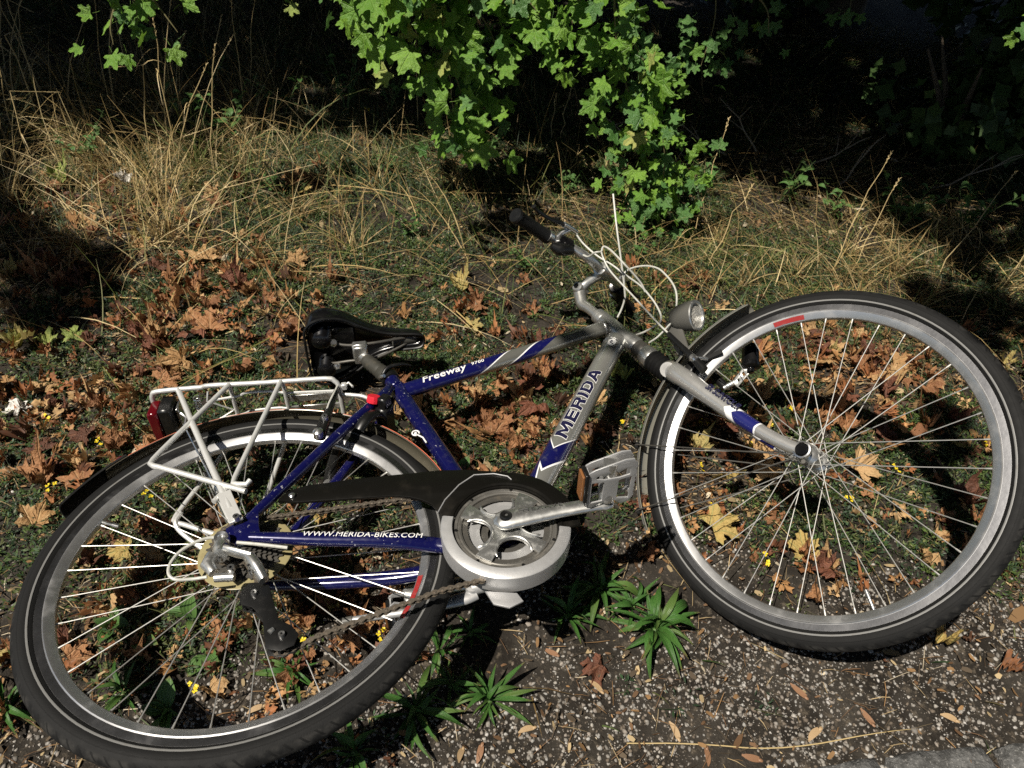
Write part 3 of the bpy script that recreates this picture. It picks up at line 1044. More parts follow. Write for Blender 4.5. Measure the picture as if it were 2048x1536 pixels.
# frame
fr = empty('frame', bike)
def tb(name, pts, r, mat, parent=fr, n=20, mtx=None, **kw):
    return MB().tube(pts, r, n, **kw).build(name, mat, parent, mtx)
tb('top_tube', [(0.285, 0.391, 0), (0.42, 0.4305, 0), (0.60, 0.483, 0), (0.822, 0.548, 0)], [0.0165, 0.0165, 0.0172, 0.018], M_tt, n=40, r2=[0.0185, 0.0185, 0.019, 0.02], up=(0, 0, 1))
tb('down_tube', [(0.426, -0.069, 0), (0.62, 0.204, 0), (0.823, 0.490, 0)], [0.022, 0.0235, 0.022], M_dt, n=40, r2=[0.023, 0.0255, 0.026], up=(0, 0, 1))
tb('seat_tube', [(0.426, -0.069, 0), (0.36, 0.16, 0), (0.276, 0.449, 0)], [0.0165, 0.0165, 0.0170], M_blue, n=28)
mb = MB()
mb.tube([ax(0.488), ax(0.495), ax(0.55), ax(0.615), ax(0.622)], [0.0205, 0.0225, 0.0205, 0.0215, 0.0195], 32)
mb.build('head_tube', M_silver, fr)
for s in (1, -1):
    tb('seat_stay', [(0.272, 0.395, 0.017 * s), (0.253, 0.353, 0.028 * s), (0.167, 0.234, 0.048 * s), (0.040, 0.067, 0.061 * s), (0.008, 0.026, 0.064 * s)], [0.0095, 0.0105, 0.0105, 0.0095, 0.0075], M_blue, n=18, smoothpts=5)
    tb('chain_stay', [(0.412, -0.070, 0.020 * s), (0.36, -0.068, 0.0205 * s), (0.31, -0.0625, 0.032 * s), (0.23, -0.050, 0.050 * s), (0.12, -0.031, 0.058 * s), (0.015, -0.010, 0.064 * s)], [0.010, 0.0095, 0.0105, 0.0115, 0.0105, 0.0085], M_blue, n=18, r2=[0.014, 0.0145, 0.0145, 0.014, 0.0125, 0.009], up=(0, 0, 1), smoothpts=5)
    m = MB()
    m.plate([[(-0.020, -0.012), (-0.006, -0.022), (0.02, -0.018), (0.032, -0.013), (0.028, 0.006), (0.026, 0.038), (0.010, 0.040), (-0.006, 0.022), (-0.022, 0.012)]], 0.006, (0, 0, 0.066 * s), bevel=0.001)
    m.build('dropout', M_blue, fr)
MB().lathe([(0.0, -0.036), (0.0215, -0.036), (0.0225, -0.033), (0.0225, 0.033), (0.0215, 0.036), (0, 0.036)], (BB[0], BB[1], 0), n=28).build('bottom_bracket', M_blue, fr)
m = MB()
cd = (Vector((0.276, 0.449, 0)) - Vector((0.36, 0.16, 0))).normalized()
m.lathe([(0.0165, -0.011), (0.0205, -0.010), (0.021, 0.0), (0.0205, 0.009), (0.0165, 0.011)], Vector((0.276, 0.447, 0)), cd, 28)
m.build('seat_collar', M_black, fr)
m = MB()
m.tube([(0.262, 0.441, 0.020), (0.275, 0.452, 0.028), (0.305, 0.462, 0.025), (0.325, 0.470, 0.012)], [0.004, 0.0045, 0.004, 0.003], 10, smoothpts=4)
m.build('clamp_lever', M_black, fr)
MB().lathe([(0, 0.008), (0.004, 0.008), (0.005, 0), (0.004, -0.008), (0, -0.008)], (0.259, 0.437, 0.016), (0.6, -0.5, 0.6), 12).build('clamp_bolt', M_chrome, fr)
# weld beads where the tubes meet
for p, d, r, mt in (((0.2995, 0.3952, 0), (0.96, 0.281, 0), 0.0180, M_blue), ((0.805, 0.543, 0), (0.96, 0.281, 0), 0.0195, M_silver), ((0.806, 0.466, 0), (0.579, 0.815, 0), 0.0248, M_silver), ((0.447, -0.039, 0), (0.579, 0.815, 0), 0.0238, M_blue), ((0.418, -0.041, 0), (-0.27, 0.96, 0), 0.0172, M_blue), ((0.288, 0.407, 0), (-0.27, 0.96, 0), 0.0176, M_blue)):
    d = Vector(d).normalized(); u = d.cross(Vector((0, 0, 1)))
    ring = [Vector(p) + Vector((0, 0, 1)) * (r * math.cos(q)) + u * (r * math.sin(q)) + d * (0.0009 * math.sin(q * 22)) for q in np.linspace(0, 2 * PI, 88)[:-1]]
    MB().tube(ring, [0.0021 + 0.0005 * math.sin(k * 1.6) for k in range(87)], 6, closed=True).build('weld', mt, fr)
# prints on the frame
dtd = Vector((0.823 - 0.426, 0.490 + 0.069, 0)).normalized()
dt0 = Vector((0.426, -0.069, 0))
def dts(p):
    return dt0 + dtd * (Vector(p) - dt0).dot(dtd)
cM = dts((0.6655, 0.256, 0))
for off, mt, lf in ((0.0013, M_white, 0.0006), (0.0, M_navy, 0.0011)):
    lettering('MERIDA', 0, cM, dtd, 0.0236, fr, mt, lf, phi0=0.10, VF=bold_mesh('MERIDA', 0.0265, 1.46, off, 0.18, 0.16))
ttd = Vector((0.822 - 0.285, 0.548 - 0.391, 0)).normalized(); tt0 = Vector((0.285, 0.391, 0))
def tts(p):
    return tt0 + ttd * (Vector(p) - tt0).dot(ttd)
lettering('Freeway', 0.023, tts((0.392, 0.42, 0)), ttd, 0.0170, fr, M_white, 0.0012, phi0=-0.12, shear=0.3, offset=0.0003, sx=1.3, spacing=1.05)
lettering('9700', 0.0125, tts((0.475, 0.44, 0)), ttd, 0.0170, fr, M_white, 0.0012, phi0=-0.02, shear=0.3, offset=0.0002, sx=1.2, spacing=1.1)
csd = Vector((0.23 - 0.12, -0.050 + 0.031, 0.050 - 0.058)).normalized()
cs0 = Vector((0.21, -0.0463, 0.0525))
lettering('WWW.MERIDA-BIKES.COM', 0.0125, cs0 + csd * -0.018, csd, 0.0122, fr, M_white, 0.0010, phi0=-0.05, shear=0.2, offset=0.0000, sx=1.22, spacing=1.05)
# round head badge and small seat tube decal
m = MB(); m.lathe([(0, 0.0), (0.0105, 0.0)], (0, 0, 0), (0, 0, 1), 28)
bd = m.build('badge', M_white, fr, Matrix.Translation(dts((0.795, 0.454, 0)) + Vector((0, 0, 0.0236))) @ RZ(math.atan2(dtd.y, dtd.x)) @ Matrix.Diagonal((1.45, 0.9, 1, 1)))
m = MB(); m.tube([(-0.004, -0.004, 0.0006), (0.0, 0.006, 0.0006), (0.003, -0.001, 0.0006), (0.005, 0.005, 0.0006)], 0.0008, 6, smoothpts=4)
m.build('badge_mark', M_navy, fr, bd.matrix_basis.copy())
m = MB()
m.tube([(0.3095 + 0.007 * math.cos(q), 0.236 + 0.007 * math.sin(q), 0.0172 + 0.001) for q in np.linspace(-0.4, 5.2, 20)] + [(0.322, 0.222, 0.0165), (0.327, 0.207, 0.0150)], 0.0016, 8)
m.sphere((0.3095, 0.2355, 0.0172), 0.0035, 10)
m.build('decal', M_white, fr)

# wheels
def make_wheel(front):
    mtx = SM @ Matrix.Translation((WB, 0, 0)) if front else Matrix.Identity(4)
    wh = empty('wheel', bike, mtx)
    # tyre: a circle section open towards the rim
    prof = []
    for k in range(25):
        a = rad(-142 + 284 * k / 24)
        prof.append((0.3300 + 0.0190 * math.cos(a), 0.0185 * math.sin(a)))
    MB().lathe(prof, n=128, uvr=0.335).build('tyre', M_tyre, wh)
    for s in (1, -1):
        a0 = rad(112)
        r_, z_ = 0.3300 + 0.0193 * math.cos(a0), 0.0188 * math.sin(a0)
        MB().lathe([(r_ + 0.0017, z_ * s * 1.004), (r_, (z_ + 0.0003) * s), (r_ - 0.0017, z_ * s * 0.985)], n=128).build('reflective_strip', M_stripe, wh)
    pr = [(0.3180, 0.0118), (0.3168, 0.0126), (0.3155, 0.0118), (0.3040, 0.0114), (0.3022, 0.0126), (0.2995, 0.0118), (0.2895, 0.0058), (0.2885, 0.0040)]
    pr2 = pr + [(r, -z) for r, z in pr[::-1]] + [(0.312, -0.009), (0.312, 0.009)]
    MB().lathe(pr2, n=128, closed=True).build('rim', M_rim, wh, sharp=25)
    for s in (1, -1):
        MB().lathe([(0.3153, 0.0120 * s), (0.3100, 0.01195 * s), (0.3045, 0.0118 * s)], n=128).build('brake_track', M_track, wh)
    if front:
        MB().lathe([(0.2988, 0.0118), (0.2905, 0.0068)], n=10, a0=rad(61), a1=rad(73)).build('decal', M_redpr, wh, Matrix.Translation((0, 0, 0.0007)) @ RZ(rad(0)))
        fl, fz, sp = (0.021, 0.031, 0.031), (0.031, -0.031), 36
    else:
        MB().lathe([(0.2988, 0.0118), (0.2905, 0.0068)], n=14, a0=rad(-36), a1=rad(-20)).build('decal', M_redpr, wh, Matrix.Translation((0, 0, 0.0007)))
        fl, fz, sp = (0.023, 0.033, 0.020), (0.018, -0.034), 36
    hp = [(0, -0.058), (0.006, -0.058), (0.008, -0.040), (fl[0], fz[1] - 0.0018), (fl[0] + 0.001, fz[1]), (fl[0], fz[1] + 0.0018), (0.014, fz[1] + 0.006), (0.0125, 0), (0.014, fz[0] - 0.006), (fl[0], fz[0] - 0.0018), (fl[0] + 0.001, fz[0]), (fl[0], fz[0] + 0.0018), (0.010, 0.040), (0.006, 0.058), (0, 0.058)]
    MB().lathe(hp, n=30).build('hub', M_alu, wh)
    # spokes, three-cross
    for side in (0, 1):
        for lead in (1, -1):
            a = rad(lead * 70.0)
            h = Vector((0.0205 * math.cos(a), 0.0205 * math.sin(a), fz[side] + 0.0012 * lead))
            e = Vector((0.2900, 0, 0.002 * (1 - 2 * side)))
            me = None
            for k in range(sp // 4):
                th = 2 * PI * (k / (sp // 4) + (side * 2 + (1 + lead) / 2) / sp)
                if me is None:
                    m = MB(); m.tube([h, e], 0.00095, 6, caps=False)
                    nip = e + (h - e).normalized() * 0.011
                    m.tube([nip, e], [0.0014, 0.0019], 7)
                    me = m.mesh('spoke', M_spoke)
                link('spoke', me, wh, RZ(th + rad(3)))
    m = MB()
    q = rad(152) if not front else rad(-101)
    c, s = math.cos(q), math.sin(q)
    m.tube([(0.290 * c, 0.290 * s, 0), (0.258 * c, 0.258 * s, 0)], [0.003, 0.0028], 10)
    m.tube([(0.266 * c, 0.266 * s, 0), (0.254 * c, 0.254 * s, 0)], [0.0042, 0.0036], 10)
    m.build('valve', M_chrome, wh)
    return wh


rw = make_wheel(False)
fw_ = make_wheel(True)

# mudguards
def guard(a0, a1, r=0.371, front=False):
    par = empty('mudguard', bike, SM @ Matrix.Translation((WB, 0, 0)) if front else None)
    pr = []
    for k in range(13):
        t = -1 + 2 * k / 12
        pr.append((r - 0.011 * abs(t) ** 2.4, 0.0240 * t))
    pr += [(q - 0.0012, z * 0.96) for q, z in pr[::-1]]
    MB().lathe(pr, n=64, closed=True, a0=rad(a0), a1=rad(a1)).build('blade', M_mudf if front else M_mud, par)
    col = M_stripe if front else M_orange  # front strips stand in for the highlight along the guard's edges
    for s in (1, -1):
        m = MB()
        rr, zz = (r - 0.0035, 0.0165) if front else (r - 0.0072, 0.0205)
        wd = 0.0022 if front else 0.0011
        m.lathe([(rr + wd, (zz - wd * 1.2) * s), (rr, (zz + 0.0012) * s), (rr - wd, (zz + wd * 1.0) * s)], n=64, a0=rad(a0 + 1), a1=rad(a1 - 1))
        m.build('edge_line', col, par)
    return par


def pol(r, a, z=0.0, c=(0, 0)):
    return (c[0] + r * math.cos(rad(a)), c[1] + r * math.sin(rad(a)), z)


rg = guard(6, 137)
m = MB()
pr = [(0.377 - 0.012 * abs(t) ** 2.2, 0.026 * t) for t in np.linspace(-1, 1, 11)]
pr += [(q - 0.003, z * 0.94) for q, z in pr[::-1]]
m.lathe(pr, n=20, closed=True, a0=rad(130), a1=rad(152))
m.build('flap', M_rubber, rg)
MB().lathe([(0, 0.014), (0.011, 0.014), (0.0145, 0.009), (0.0145, 0), (0, 0)], pol(0.375, 131, -0.002), pol(1, 131), 20).build('reflector', M_redlens, rg)
for s in (1, -1):
    MB().tube([pol(0.366, 112, 0.026 * s), pol(0.36, 112, 0.034 * s), (-0.01, 0.02, 0.070 * s)], 0.0018, 8).build('stay', M_chrome, rg)
fg = guard(79, 178, front=True)
for a in (166, 143):
    MB().box(pol(0.369, a, 0.0), (0.008, 0.014, 0.052), X=pol(1, a), Z=(0, 0, 1)).build('clip', M_black, fg)
    for s in (1, -1):
        MB().tube([pol(0.374, a, 0.024 * s), pol(0.362, a, 0.030 * s), pol(0.02, a + 30, 0.062 * s)], 0.0015, 8).build('stay', M_steel_dark, fg)

# fork
fk = empty('fork', bike, SM)
for s in (1, -1):
    leg = [(0.913, 0.325, 0.024 * s), (0.921, 0.302, 0.042 * s), (0.938, 0.262, 0.051 * s), (0.973, 0.165, 0.053 * s), (1.007, 0.082, 0.055 * s), (1.036, 0.026, 0.057 * s), (1.052, 0.004, 0.0575 * s)]
    MB().tube(leg, [0.020, 0.021, 0.020, 0.0165, 0.0135, 0.0118, 0.0115], 28, r2=[0.0215, 0.0220, 0.0205, 0.0165, 0.0138, 0.0125, 0.0125], up=(0, 0, s), smoothpts=6).build('leg', M_fork, fk)
    MB().lathe([(0, 0.070), (0.0105, 0.070), (0.0125, 0.066), (0.0135, 0.0615), (0.0135, 0.052), (0, 0.052)] if s > 0 else [(0, -0.052), (0.0135, -0.052), (0.0135, -0.066), (0, -0.068)], (WB, 0, 0), n=28).build('axle_nut', M_gloss if s > 0 else M_steel_dark, fk)
    MB().lathe([(0.0135, 0.0665 * s), (0.0165, 0.066 * s), (0.0172, 0.058 * s), (0.0155, 0.054 * s)], (WB, 0, 0), n=28).build('dropout', M_chrome, fk)
MB().lathe([(0, 0.003), (0.004, 0.003), (0.0048, 0), (0.0048, -0.012), (0, -0.012)], (1.046, -0.022, 0.064), (0, 0, 1), 14).build('stay_bolt', M_steel_dark, fk)
MB().tube([(0.909, 0.322, -0.046), (0.907, 0.335, -0.02), (0.906, 0.338, 0), (0.907, 0.335, 0.02), (0.909, 0.322, 0.046)], [0.017, 0.021, 0.023, 0.021, 0.017], 24, smoothpts=4).build('crown', M_fork, fk)
bp = []
for k in range(15):
    bp.append(((0.0265 if k % 2 else 0.0185), k / 14 * 0.072))
MB().lathe([(0, 0)] + bp + [(0, 0.072)], ax(0.362), AX, 32).build('rubber_boot', M_rubber, fk, sharp=60)
MB().lathe([(0, 0), (0.0235, 0), (0.0242, 0.002), (0.0242, 0.024), (0.0225, 0.027), (0, 0.027)], ax(0.4335), AX, 32).build('suspension_collar', M_silver, fk)
MB().lathe([(0, 0), (0.0195, 0), (0.021, 0.004), (0.0218, 0.012), (0.0205, 0.016), (0.0212, 0.020), (0.0212, 0.0265), (0, 0.0265)], ax(0.461), AX, 32).build('lower_headset', M_steel_dark, fk)
fd = Vector((0.990 - 0.962, 0.140 - 0.214, 0.001)).normalized()
lettering('SR SUNTOUR', 0.0205, Vector((0.9745, 0.176, 0.0525)) + Vector((0.004, 0.0015, 0)), fd, 0.0172, fk, M_navy, 0.0012, phi0=0.35, shear=0.25, offset=0.0006, sx=0.72)

# front brake (linear-pull arms) with pads
for s in (1, -1):
    b = empty('front_brake', bike, SM)
    MB().tube([(0.978, 0.262, 0.056 * s), (0.972, 0.30, 0.054 * s), (0.962, 0.345, 0.049 * s), (0.950, 0.400, 0.042 * s)], [0.0075, 0.0085, 0.0065, 0.0055], 12, r2=[0.010, 0.009, 0.0065, 0.006], smoothpts=4).build('brake_arm', M_black, b)
    MB().lathe([(0, 0.008), (0.0045, 0.008), (0.0085, 0.004), (0.0085, -0.01), (0, -0.01)], (0.973, 0.298, 0.063 * s), (0, 0, s), 18).build('bolt', M_chrome, b)
    MB().box((0.998, 0.302, 0.0185 * s), (0.055, 0.011, 0.009), X=(0.98, -0.2, 0)).build('brake_pad', M_rubber, b)
    MB().tube([(0.99, 0.302, 0.022 * s), (0.978, 0.30, 0.052 * s)], 0.004, 10).build('pad_post', M_chrome, b)
m = MB()
m.tube([(0.950, 0.402, 0.044), (0.949, 0.407, 0.0), (0.950, 0.402, -0.044)], 0.0013, 6)
m.build('brake_wire', M_steel_dark, empty('front_brake', bike, SM))

# rear brake
for s in (1, -1):
    b = empty('rear_brake', bike)
    MB().tube([(0.128, 0.214, 0.060 * s), (0.137, 0.258, 0.058 * s), (0.150, 0.315, 0.050 * s), (0.165, 0.392, 0.038 * s)], [0.009, 0.0095, 0.0065, 0.005], 12, r2=[0.012, 0.012, 0.0075, 0.005], smoothpts=4).build('brake_arm', M_black, b)
    MB().lathe([(0, 0.009), (0.004, 0.009), (0.0095, 0.005), (0.0095, -0.008), (0, -0.008)], (0.127, 0.216, 0.070 * s), (0, 0, s), 18).build('bolt', M_chrome, b)
    MB().lathe([(0.0022, 0.008), (0.0055, 0.008), (0.0065, 0.004), (0.0065, -0.008), (0, -0.008)], (0.140, 0.259, 0.067 * s), (0, 0, s), 16).build('pad_bolt', M_chrome, b)
    MB().box(pol(0.310, 62, 0.0185 * s), (0.055, 0.011, 0.009), X=(-math.sin(rad(62)), math.cos(rad(62)), 0)).build('brake_pad', M_rubber, b)
MB().tube([(0.168, 0.398, 0.042), (0.160, 0.36, 0.052), (0.148, 0.318, 0.057), (0.142, 0.292, 0.0575)], 0.0022, 8, smoothpts=4).build('noodle', M_cable, b)

# ring lock on the seat stays
lk = empty('ring_lock', bike)
lc = Vector((0.218, 0.262, 0)); le = Vector((0.64, 0.768, 0)).normalized(); ld = Vector((-0.768, 0.64, 0))
m = MB()
m.tube([lc + le * (0.046 * math.sin(q)) + Vector((0, 0, 0.050 * math.cos(q))) for q in np.linspace(rad(-35), rad(215), 30)], 0.0095, 14, r2=0.012)
m.build('shackle', M_black, lk)
m = MB()
m.box(lc + le * 0.058 + Vector((0, 0, -0.004)), (0.034, 0.088, 0.026), X=le, Z=ld)
m.build('lock_body', M_black, lk)
m = MB(); m.box(lc + le * 0.060 + Vector((0, 0, 0.051)), (0.024, 0.024, 0.02), X=le, Z=ld)
m.build('key_barrel', M_black, lk)
mk = MB()
mk.lathe([(0, 0.006), (0.0125, 0.006), (0.0135, 0.002), (0.0135, -0.008), (0, -0.008)], (0.236, 0.320, 0.052), (0.25, 0.35, 0.9), 12)
mk.build('key_head', M_red, lk, sharp=20)
for i, (p, sz) in enumerate((((0.266, 0.309, 0.022), (0.0045, 0.014)), ((0.2775, 0.327, 0.014), (0.0035, 0.015)))):
    mk = MB()
    if i == 0:
        mk.plate([[(-0.004, -0.008), (-0.001, -0.008), (-0.001, -0.002), (0.004, -0.002), (0.004, 0.008), (-0.004, 0.008)], [(-0.0015, 0.001), (0.0018, 0.001), (0.0018, 0.005), (-0.0015, 0.005)]], 0.0006, p, (0.97, 0.2, -0.2), (-0.2, 0.9, 0.4))
    else:
        mk.plate([[(-0.004, -0.008), (-0.001, -0.008), (0.004, 0.008), (0.001, 0.008)]], 0.0006, p, (0.97, 0.2, -0.2), (-0.2, 0.9, 0.4))
    mk.build('lettering', M_white, lk)

# seat post and saddle
sp = empty('seat_post', bike)
tb('post', [(0.276, 0.449, 0), (0.222, 0.545, 0)], 0.0128, M_alu, sp)
pd = (Vector((0.228, 0.530, 0)) - Vector((0.270, 0.456, 0)))
L = pd.length
prof = [(0.0128, 0), (0.0178, 0.002), (0.0178, 0.022)]
for k in range(9):
    prof.append((0.0172 if k % 2 else 0.0148, 0.025 + k / 8 * (L - 0.032)))
prof.append((0.0128, L))
MB().lathe(prof, (0.270, 0.456, 0), pd, 28).build('rubber_boot', M_boot, sp, sharp=60)
m = MB()
m.box((0.218, 0.556, 0.010), (0.034, 0.020, 0.040), X=(0.99, -0.05, 0), Z=(0, 0, 1))
m.box((0.218, 0.544, 0.006), (0.030, 0.014, 0.046), X=(0.99, -0.05, 0), Z=(0, 0, 1))
m.build('saddle_clamp', M_alu, sp)
sd = empty('saddle', bike)
# shell: cross sections from the tail to the nose
secs = []
xs_ = [0.098, 0.104, 0.118, 0.140, 0.165, 0.190, 0.215, 0.240, 0.265, 0.290, 0.320, 0.345, 0.362, 0.369]
hw = [0.050, 0.078, 0.092, 0.097, 0.094, 0.084, 0.066, 0.047, 0.034, 0.027, 0.0235, 0.022, 0.018, 0.008]
ty = [0.626, 0.638, 0.646, 0.649, 0.646, 0.641, 0.635, 0.630, 0.625, 0.621, 0.616, 0.611, 0.605, 0.598]
dp = [0.050, 0.060, 0.066, 0.066, 0.060, 0.052, 0.044, 0.036, 0.032, 0.030, 0.028, 0.026, 0.022, 0.012]
NS = 21
V, F = [], []
for x, h, y, d in zip(xs_, hw, ty, dp):
    for k in range(NS):
        t = -1 + 2 * k / (NS - 1)
        a = t * PI / 2
        z = h * (abs(math.sin(a)) ** 0.55) * (1 if t > 0 else -1) * (1.0 - 0.06 * max(0, abs(t) - 0.8) * 5)
        yy = y - d * 1.12 * (1 - math.cos(a)) ** 2.2
        V.append((x, yy, z))
for i in range(len(xs_) - 1):
    for k in range(NS - 1):
        F.append((i * NS + k, i * NS + k + 1, (i + 1) * NS + k + 1, (i + 1) * NS + k))
m = MB(); m.add(V, F)
o = m.build('cover', M_gloss, sd)
md = o.modifiers.new('thick', 'SOLIDIFY'); md.thickness = 0.012; md.offset = -1
md = o.modifiers.new('sub', 'SUBSURF'); md.levels = 1; md.render_levels = 1
# rim bead along the skirt, base plate, rails, springs
edge = [V[i * NS + NS - 1] for i in range(len(xs_))] + [V[i * NS] for i in range(len(xs_) - 1, -1, -1)]
MB().tube(edge, 0.0032, 8, closed=True, smoothpts=3).build('skirt_edge', M_black, sd)
Vb, Fb = [], []
for i, (x, h, y, d) in enumerate(zip(xs_, hw, ty, dp)):
    for k in range(9):
        t = -1 + 2 * k / 8
        Vb.append((x + 0.003, y - d * (0.60 + 0.25 * t * t), h * 0.90 * t))
for i in range(len(xs_) - 1):
    for k in range(8):
        Fb.append((i * 9 + k, i * 9 + k + 1, (i + 1) * 9 + k + 1, (i + 1) * 9 + k))
m = MB(); m.add(Vb, Fb); m.build('base_plate', M_gloss, sd)
for s in (1, -1):
    MB().tube([(0.126, 0.596, 0.040 * s), (0.150, 0.575, 0.032 * s), (0.19, 0.563, 0.0225 * s), (0.25, 0.562, 0.0215 * s), (0.30, 0.578, 0.014 * s), (0.335, 0.593, 0.006 * s)], 0.0036, 10, smoothpts=5).build('rail', M_steel_dark, sd)
    sprof = []
    for k in range(11):
        sprof.append((0.0215 if k % 2 else 0.0165, 0.005 * k))
    MB().lathe([(0, 0)] + sprof + [(0, 0.05)], (0.134, 0.556, 0.042 * s), (0.1, 0.99, 0), 24).build('spring', M_gloss, sd, sharp=60)
    MB().lathe([(0, 0.012), (0.006, 0.012), (0.009, 0.006), (0.009, 0), (0, 0)], (0.160, 0.566, 0.030 * s), (0.2, -0.6, 0.7 * s), 14).build('rivet', M_chrome, sd)
MB().box((0.178, 0.592, 0.0), (0.06, 0.006, 0.11), X=(1, -0.05, 0)).build('bridge_plate', M_gloss, sd)
MB().tube([(0.295, 0.586, 0), (0.325, 0.594, 0), (0.352, 0.594, 0)], [0.012, 0.016, 0.013], 14, r2=[0.006, 0.009, 0.007]).build('nose_plate', M_grey, sd)

# rack
rk = empty('rack', bike)
z0 = 0.060
rail = [(-0.198, 0.421, -0.048), (-0.204, 0.421, 0.0), (-0.204, 0.421, 0.040), (-0.201, 0.421, 0.052), (-0.190, 0.420, z0), (-0.12, 0.4175, z0), (-0.105, 0.4165, z0), (-0.085, 0.4190, z0), (0.02, 0.407, z0), (0.140, 0.3965, z0), (0.160, 0.3925, 0.054), (0.168, 0.388, 0.040), (0.168, 0.388, 0.0), (0.168, 0.388, -0.045), (0.158, 0.391, -0.058), (0.14, 0.396, -z0), (-0.18, 0.421, -z0), (-0.193, 0.421, -0.057)]
MB().tube(rail, 0.0052, 12, closed=True, smoothpts=3).build('top_rail', M_rack, rk)
for x, y in ((-0.050, 0.4125), (0.056, 0.4035)):
    MB().tube([(x, y, -z0), (x, y, z0)], 0.0042, 10).build('cross_bar', M_rack, rk)
for s in (1, -1):
    zs = [(-0.150, 0.419, z0), (-0.113, 0.314, 0.066), (-0.104, 0.288, 0.0685), (-0.060, 0.166, 0.072), (-0.016, 0.046, 0.0765)]
    MB().tube([(x, y, z * s) for x, y, z in zs], [0.0055, 0.0055, 0.006, 0.006, 0.006], 12).build('strut', M_rack, rk)
    MB().box((-0.017, 0.050, 0.079 * s), (0.022, 0.075, 0.0045), X=(0.94, 0.34, 0), Z=(0, 0, 1)).build('strut_foot', M_rack, rk)
    zs = [(-0.050, 0.4125, 0.062), (-0.150, 0.219, 0.074), (-0.160, 0.198, 0.075), (-0.163, 0.187, 0.0755), (-0.156, 0.1795, 0.076), (-0.145, 0.174, 0.076), (0.006, 0.082, 0.0775)]
    MB().tube([(x, y, z * s) for x, y, z in zs], 0.0050, 12).build('strut', M_rack, rk)
    zs = [(0.053, 0.4035, 0.062), (0.01, 0.225, 0.071), (-0.016, 0.122, 0.0735), (-0.017, 0.108, 0.075), (-0.008, 0.103, 0.076), (0.006, 0.099, 0.077), (0.012, 0.106, 0.079)]
    MB().tube([(x, y, z * s) for x, y, z in zs], 0.0048, 12).build('strut', M_rack, rk)
    MB().tube([(-0.026, 0.100, 0.074 * s), (-0.046, 0.071, 0.0745 * s)], 0.0048, 12).build('strut_stub', M_rack, rk)
    MB().lathe([(0.0022, 0.004), (0.0055, 0.004), (0.006, 0), (0.006, -0.004), (0, -0.004)], (-0.004, 0.020, 0.083 * s), (0, 0, s), 12).build('bolt', M_chrome, rk)
MB().tube([(0.168, 0.388, 0.020), (0.205, 0.376, 0.020), (0.222, 0.366, 0.019), (0.246, 0.334, 0.022)], 0.0042, 10, smoothpts=4).build('front_stay', M_rack, rk)
cl = empty('spring_clip', bike)
m = MB()
m.tube([(-0.085, 0.408, 0.030), (-0.04, 0.412, 0.030), (-0.02, 0.420, 0.030), (0.035, 0.416, 0.028), (0.06, 0.408, 0.026), (0.165, 0.399, 0.022)], 0.0028, 8, smoothpts=4)
m.tube([(-0.085, 0.408, -0.020), (-0.04, 0.412, -0.020), (-0.02, 0.420, -0.020), (0.035, 0.416, -0.018), (0.06, 0.408, -0.016), (0.165, 0.399, -0.012)], 0.0028, 8, smoothpts=4)
m.tube([(-0.095, 0.416, 0.048), (-0.100, 0.408, 0.030), (-0.055, 0.413, -0.006), (-0.098, 0.408, -0.028)], 0.0022, 8)
m.build('wire', M_rack, cl)
m = MB()
m.box((0.112, 0.401, 0.012), (0.108, 0.004, 0.017), X=(0.995, -0.09, 0))
m.box((0.112, 0.400, -0.014), (0.108, 0.004, 0.012), X=(0.995, -0.09, 0))
m.build('clip_plate', M_alu, cl)
sprg = [(-0.120 + 0.006 * math.cos(q), 0.413 + 0.006 * math.sin(q), 0.040 - 0.0011 * q) for q in np.linspace(0, 2 * PI * 6, 90)]
MB().tube(sprg, 0.0011, 6).build('coil_spring', M_chrome, cl)
m = MB()
m.tube([(0.172, 0.396, 0.030), (0.188, 0.404, 0.036), (0.196, 0.388, 0.036)], 0.0026, 8)
m.box((0.178, 0.391, 0.038), (0.012, 0.012, 0.014))
m.build('hook', M_rack, cl)

# rear lamp under the rack's tail
rl = empty('rear_lamp', bike)
m = MB(); m.box((-0.1995, 0.398, -0.004), (0.020, 0.046, 0.084), X=(0.995, -0.08, 0)); m.build('lens', M_redlens, rl)
m = MB(); m.box((-0.176, 0.402, -0.002), (0.028, 0.052, 0.088), X=(0.995, -0.08, 0)); m.build('housing', M_black, rl)
m = MB(); m.box((-0.157, 0.405, 0.006), (0.006, 0.030, 0.050)); m.tube([(-0.157, 0.398, 0.02), (-0.142, 0.385, 0.012), (-0.150, 0.372, -0.010)], 0.004, 8); m.build('bracket', M_chrome, rl)

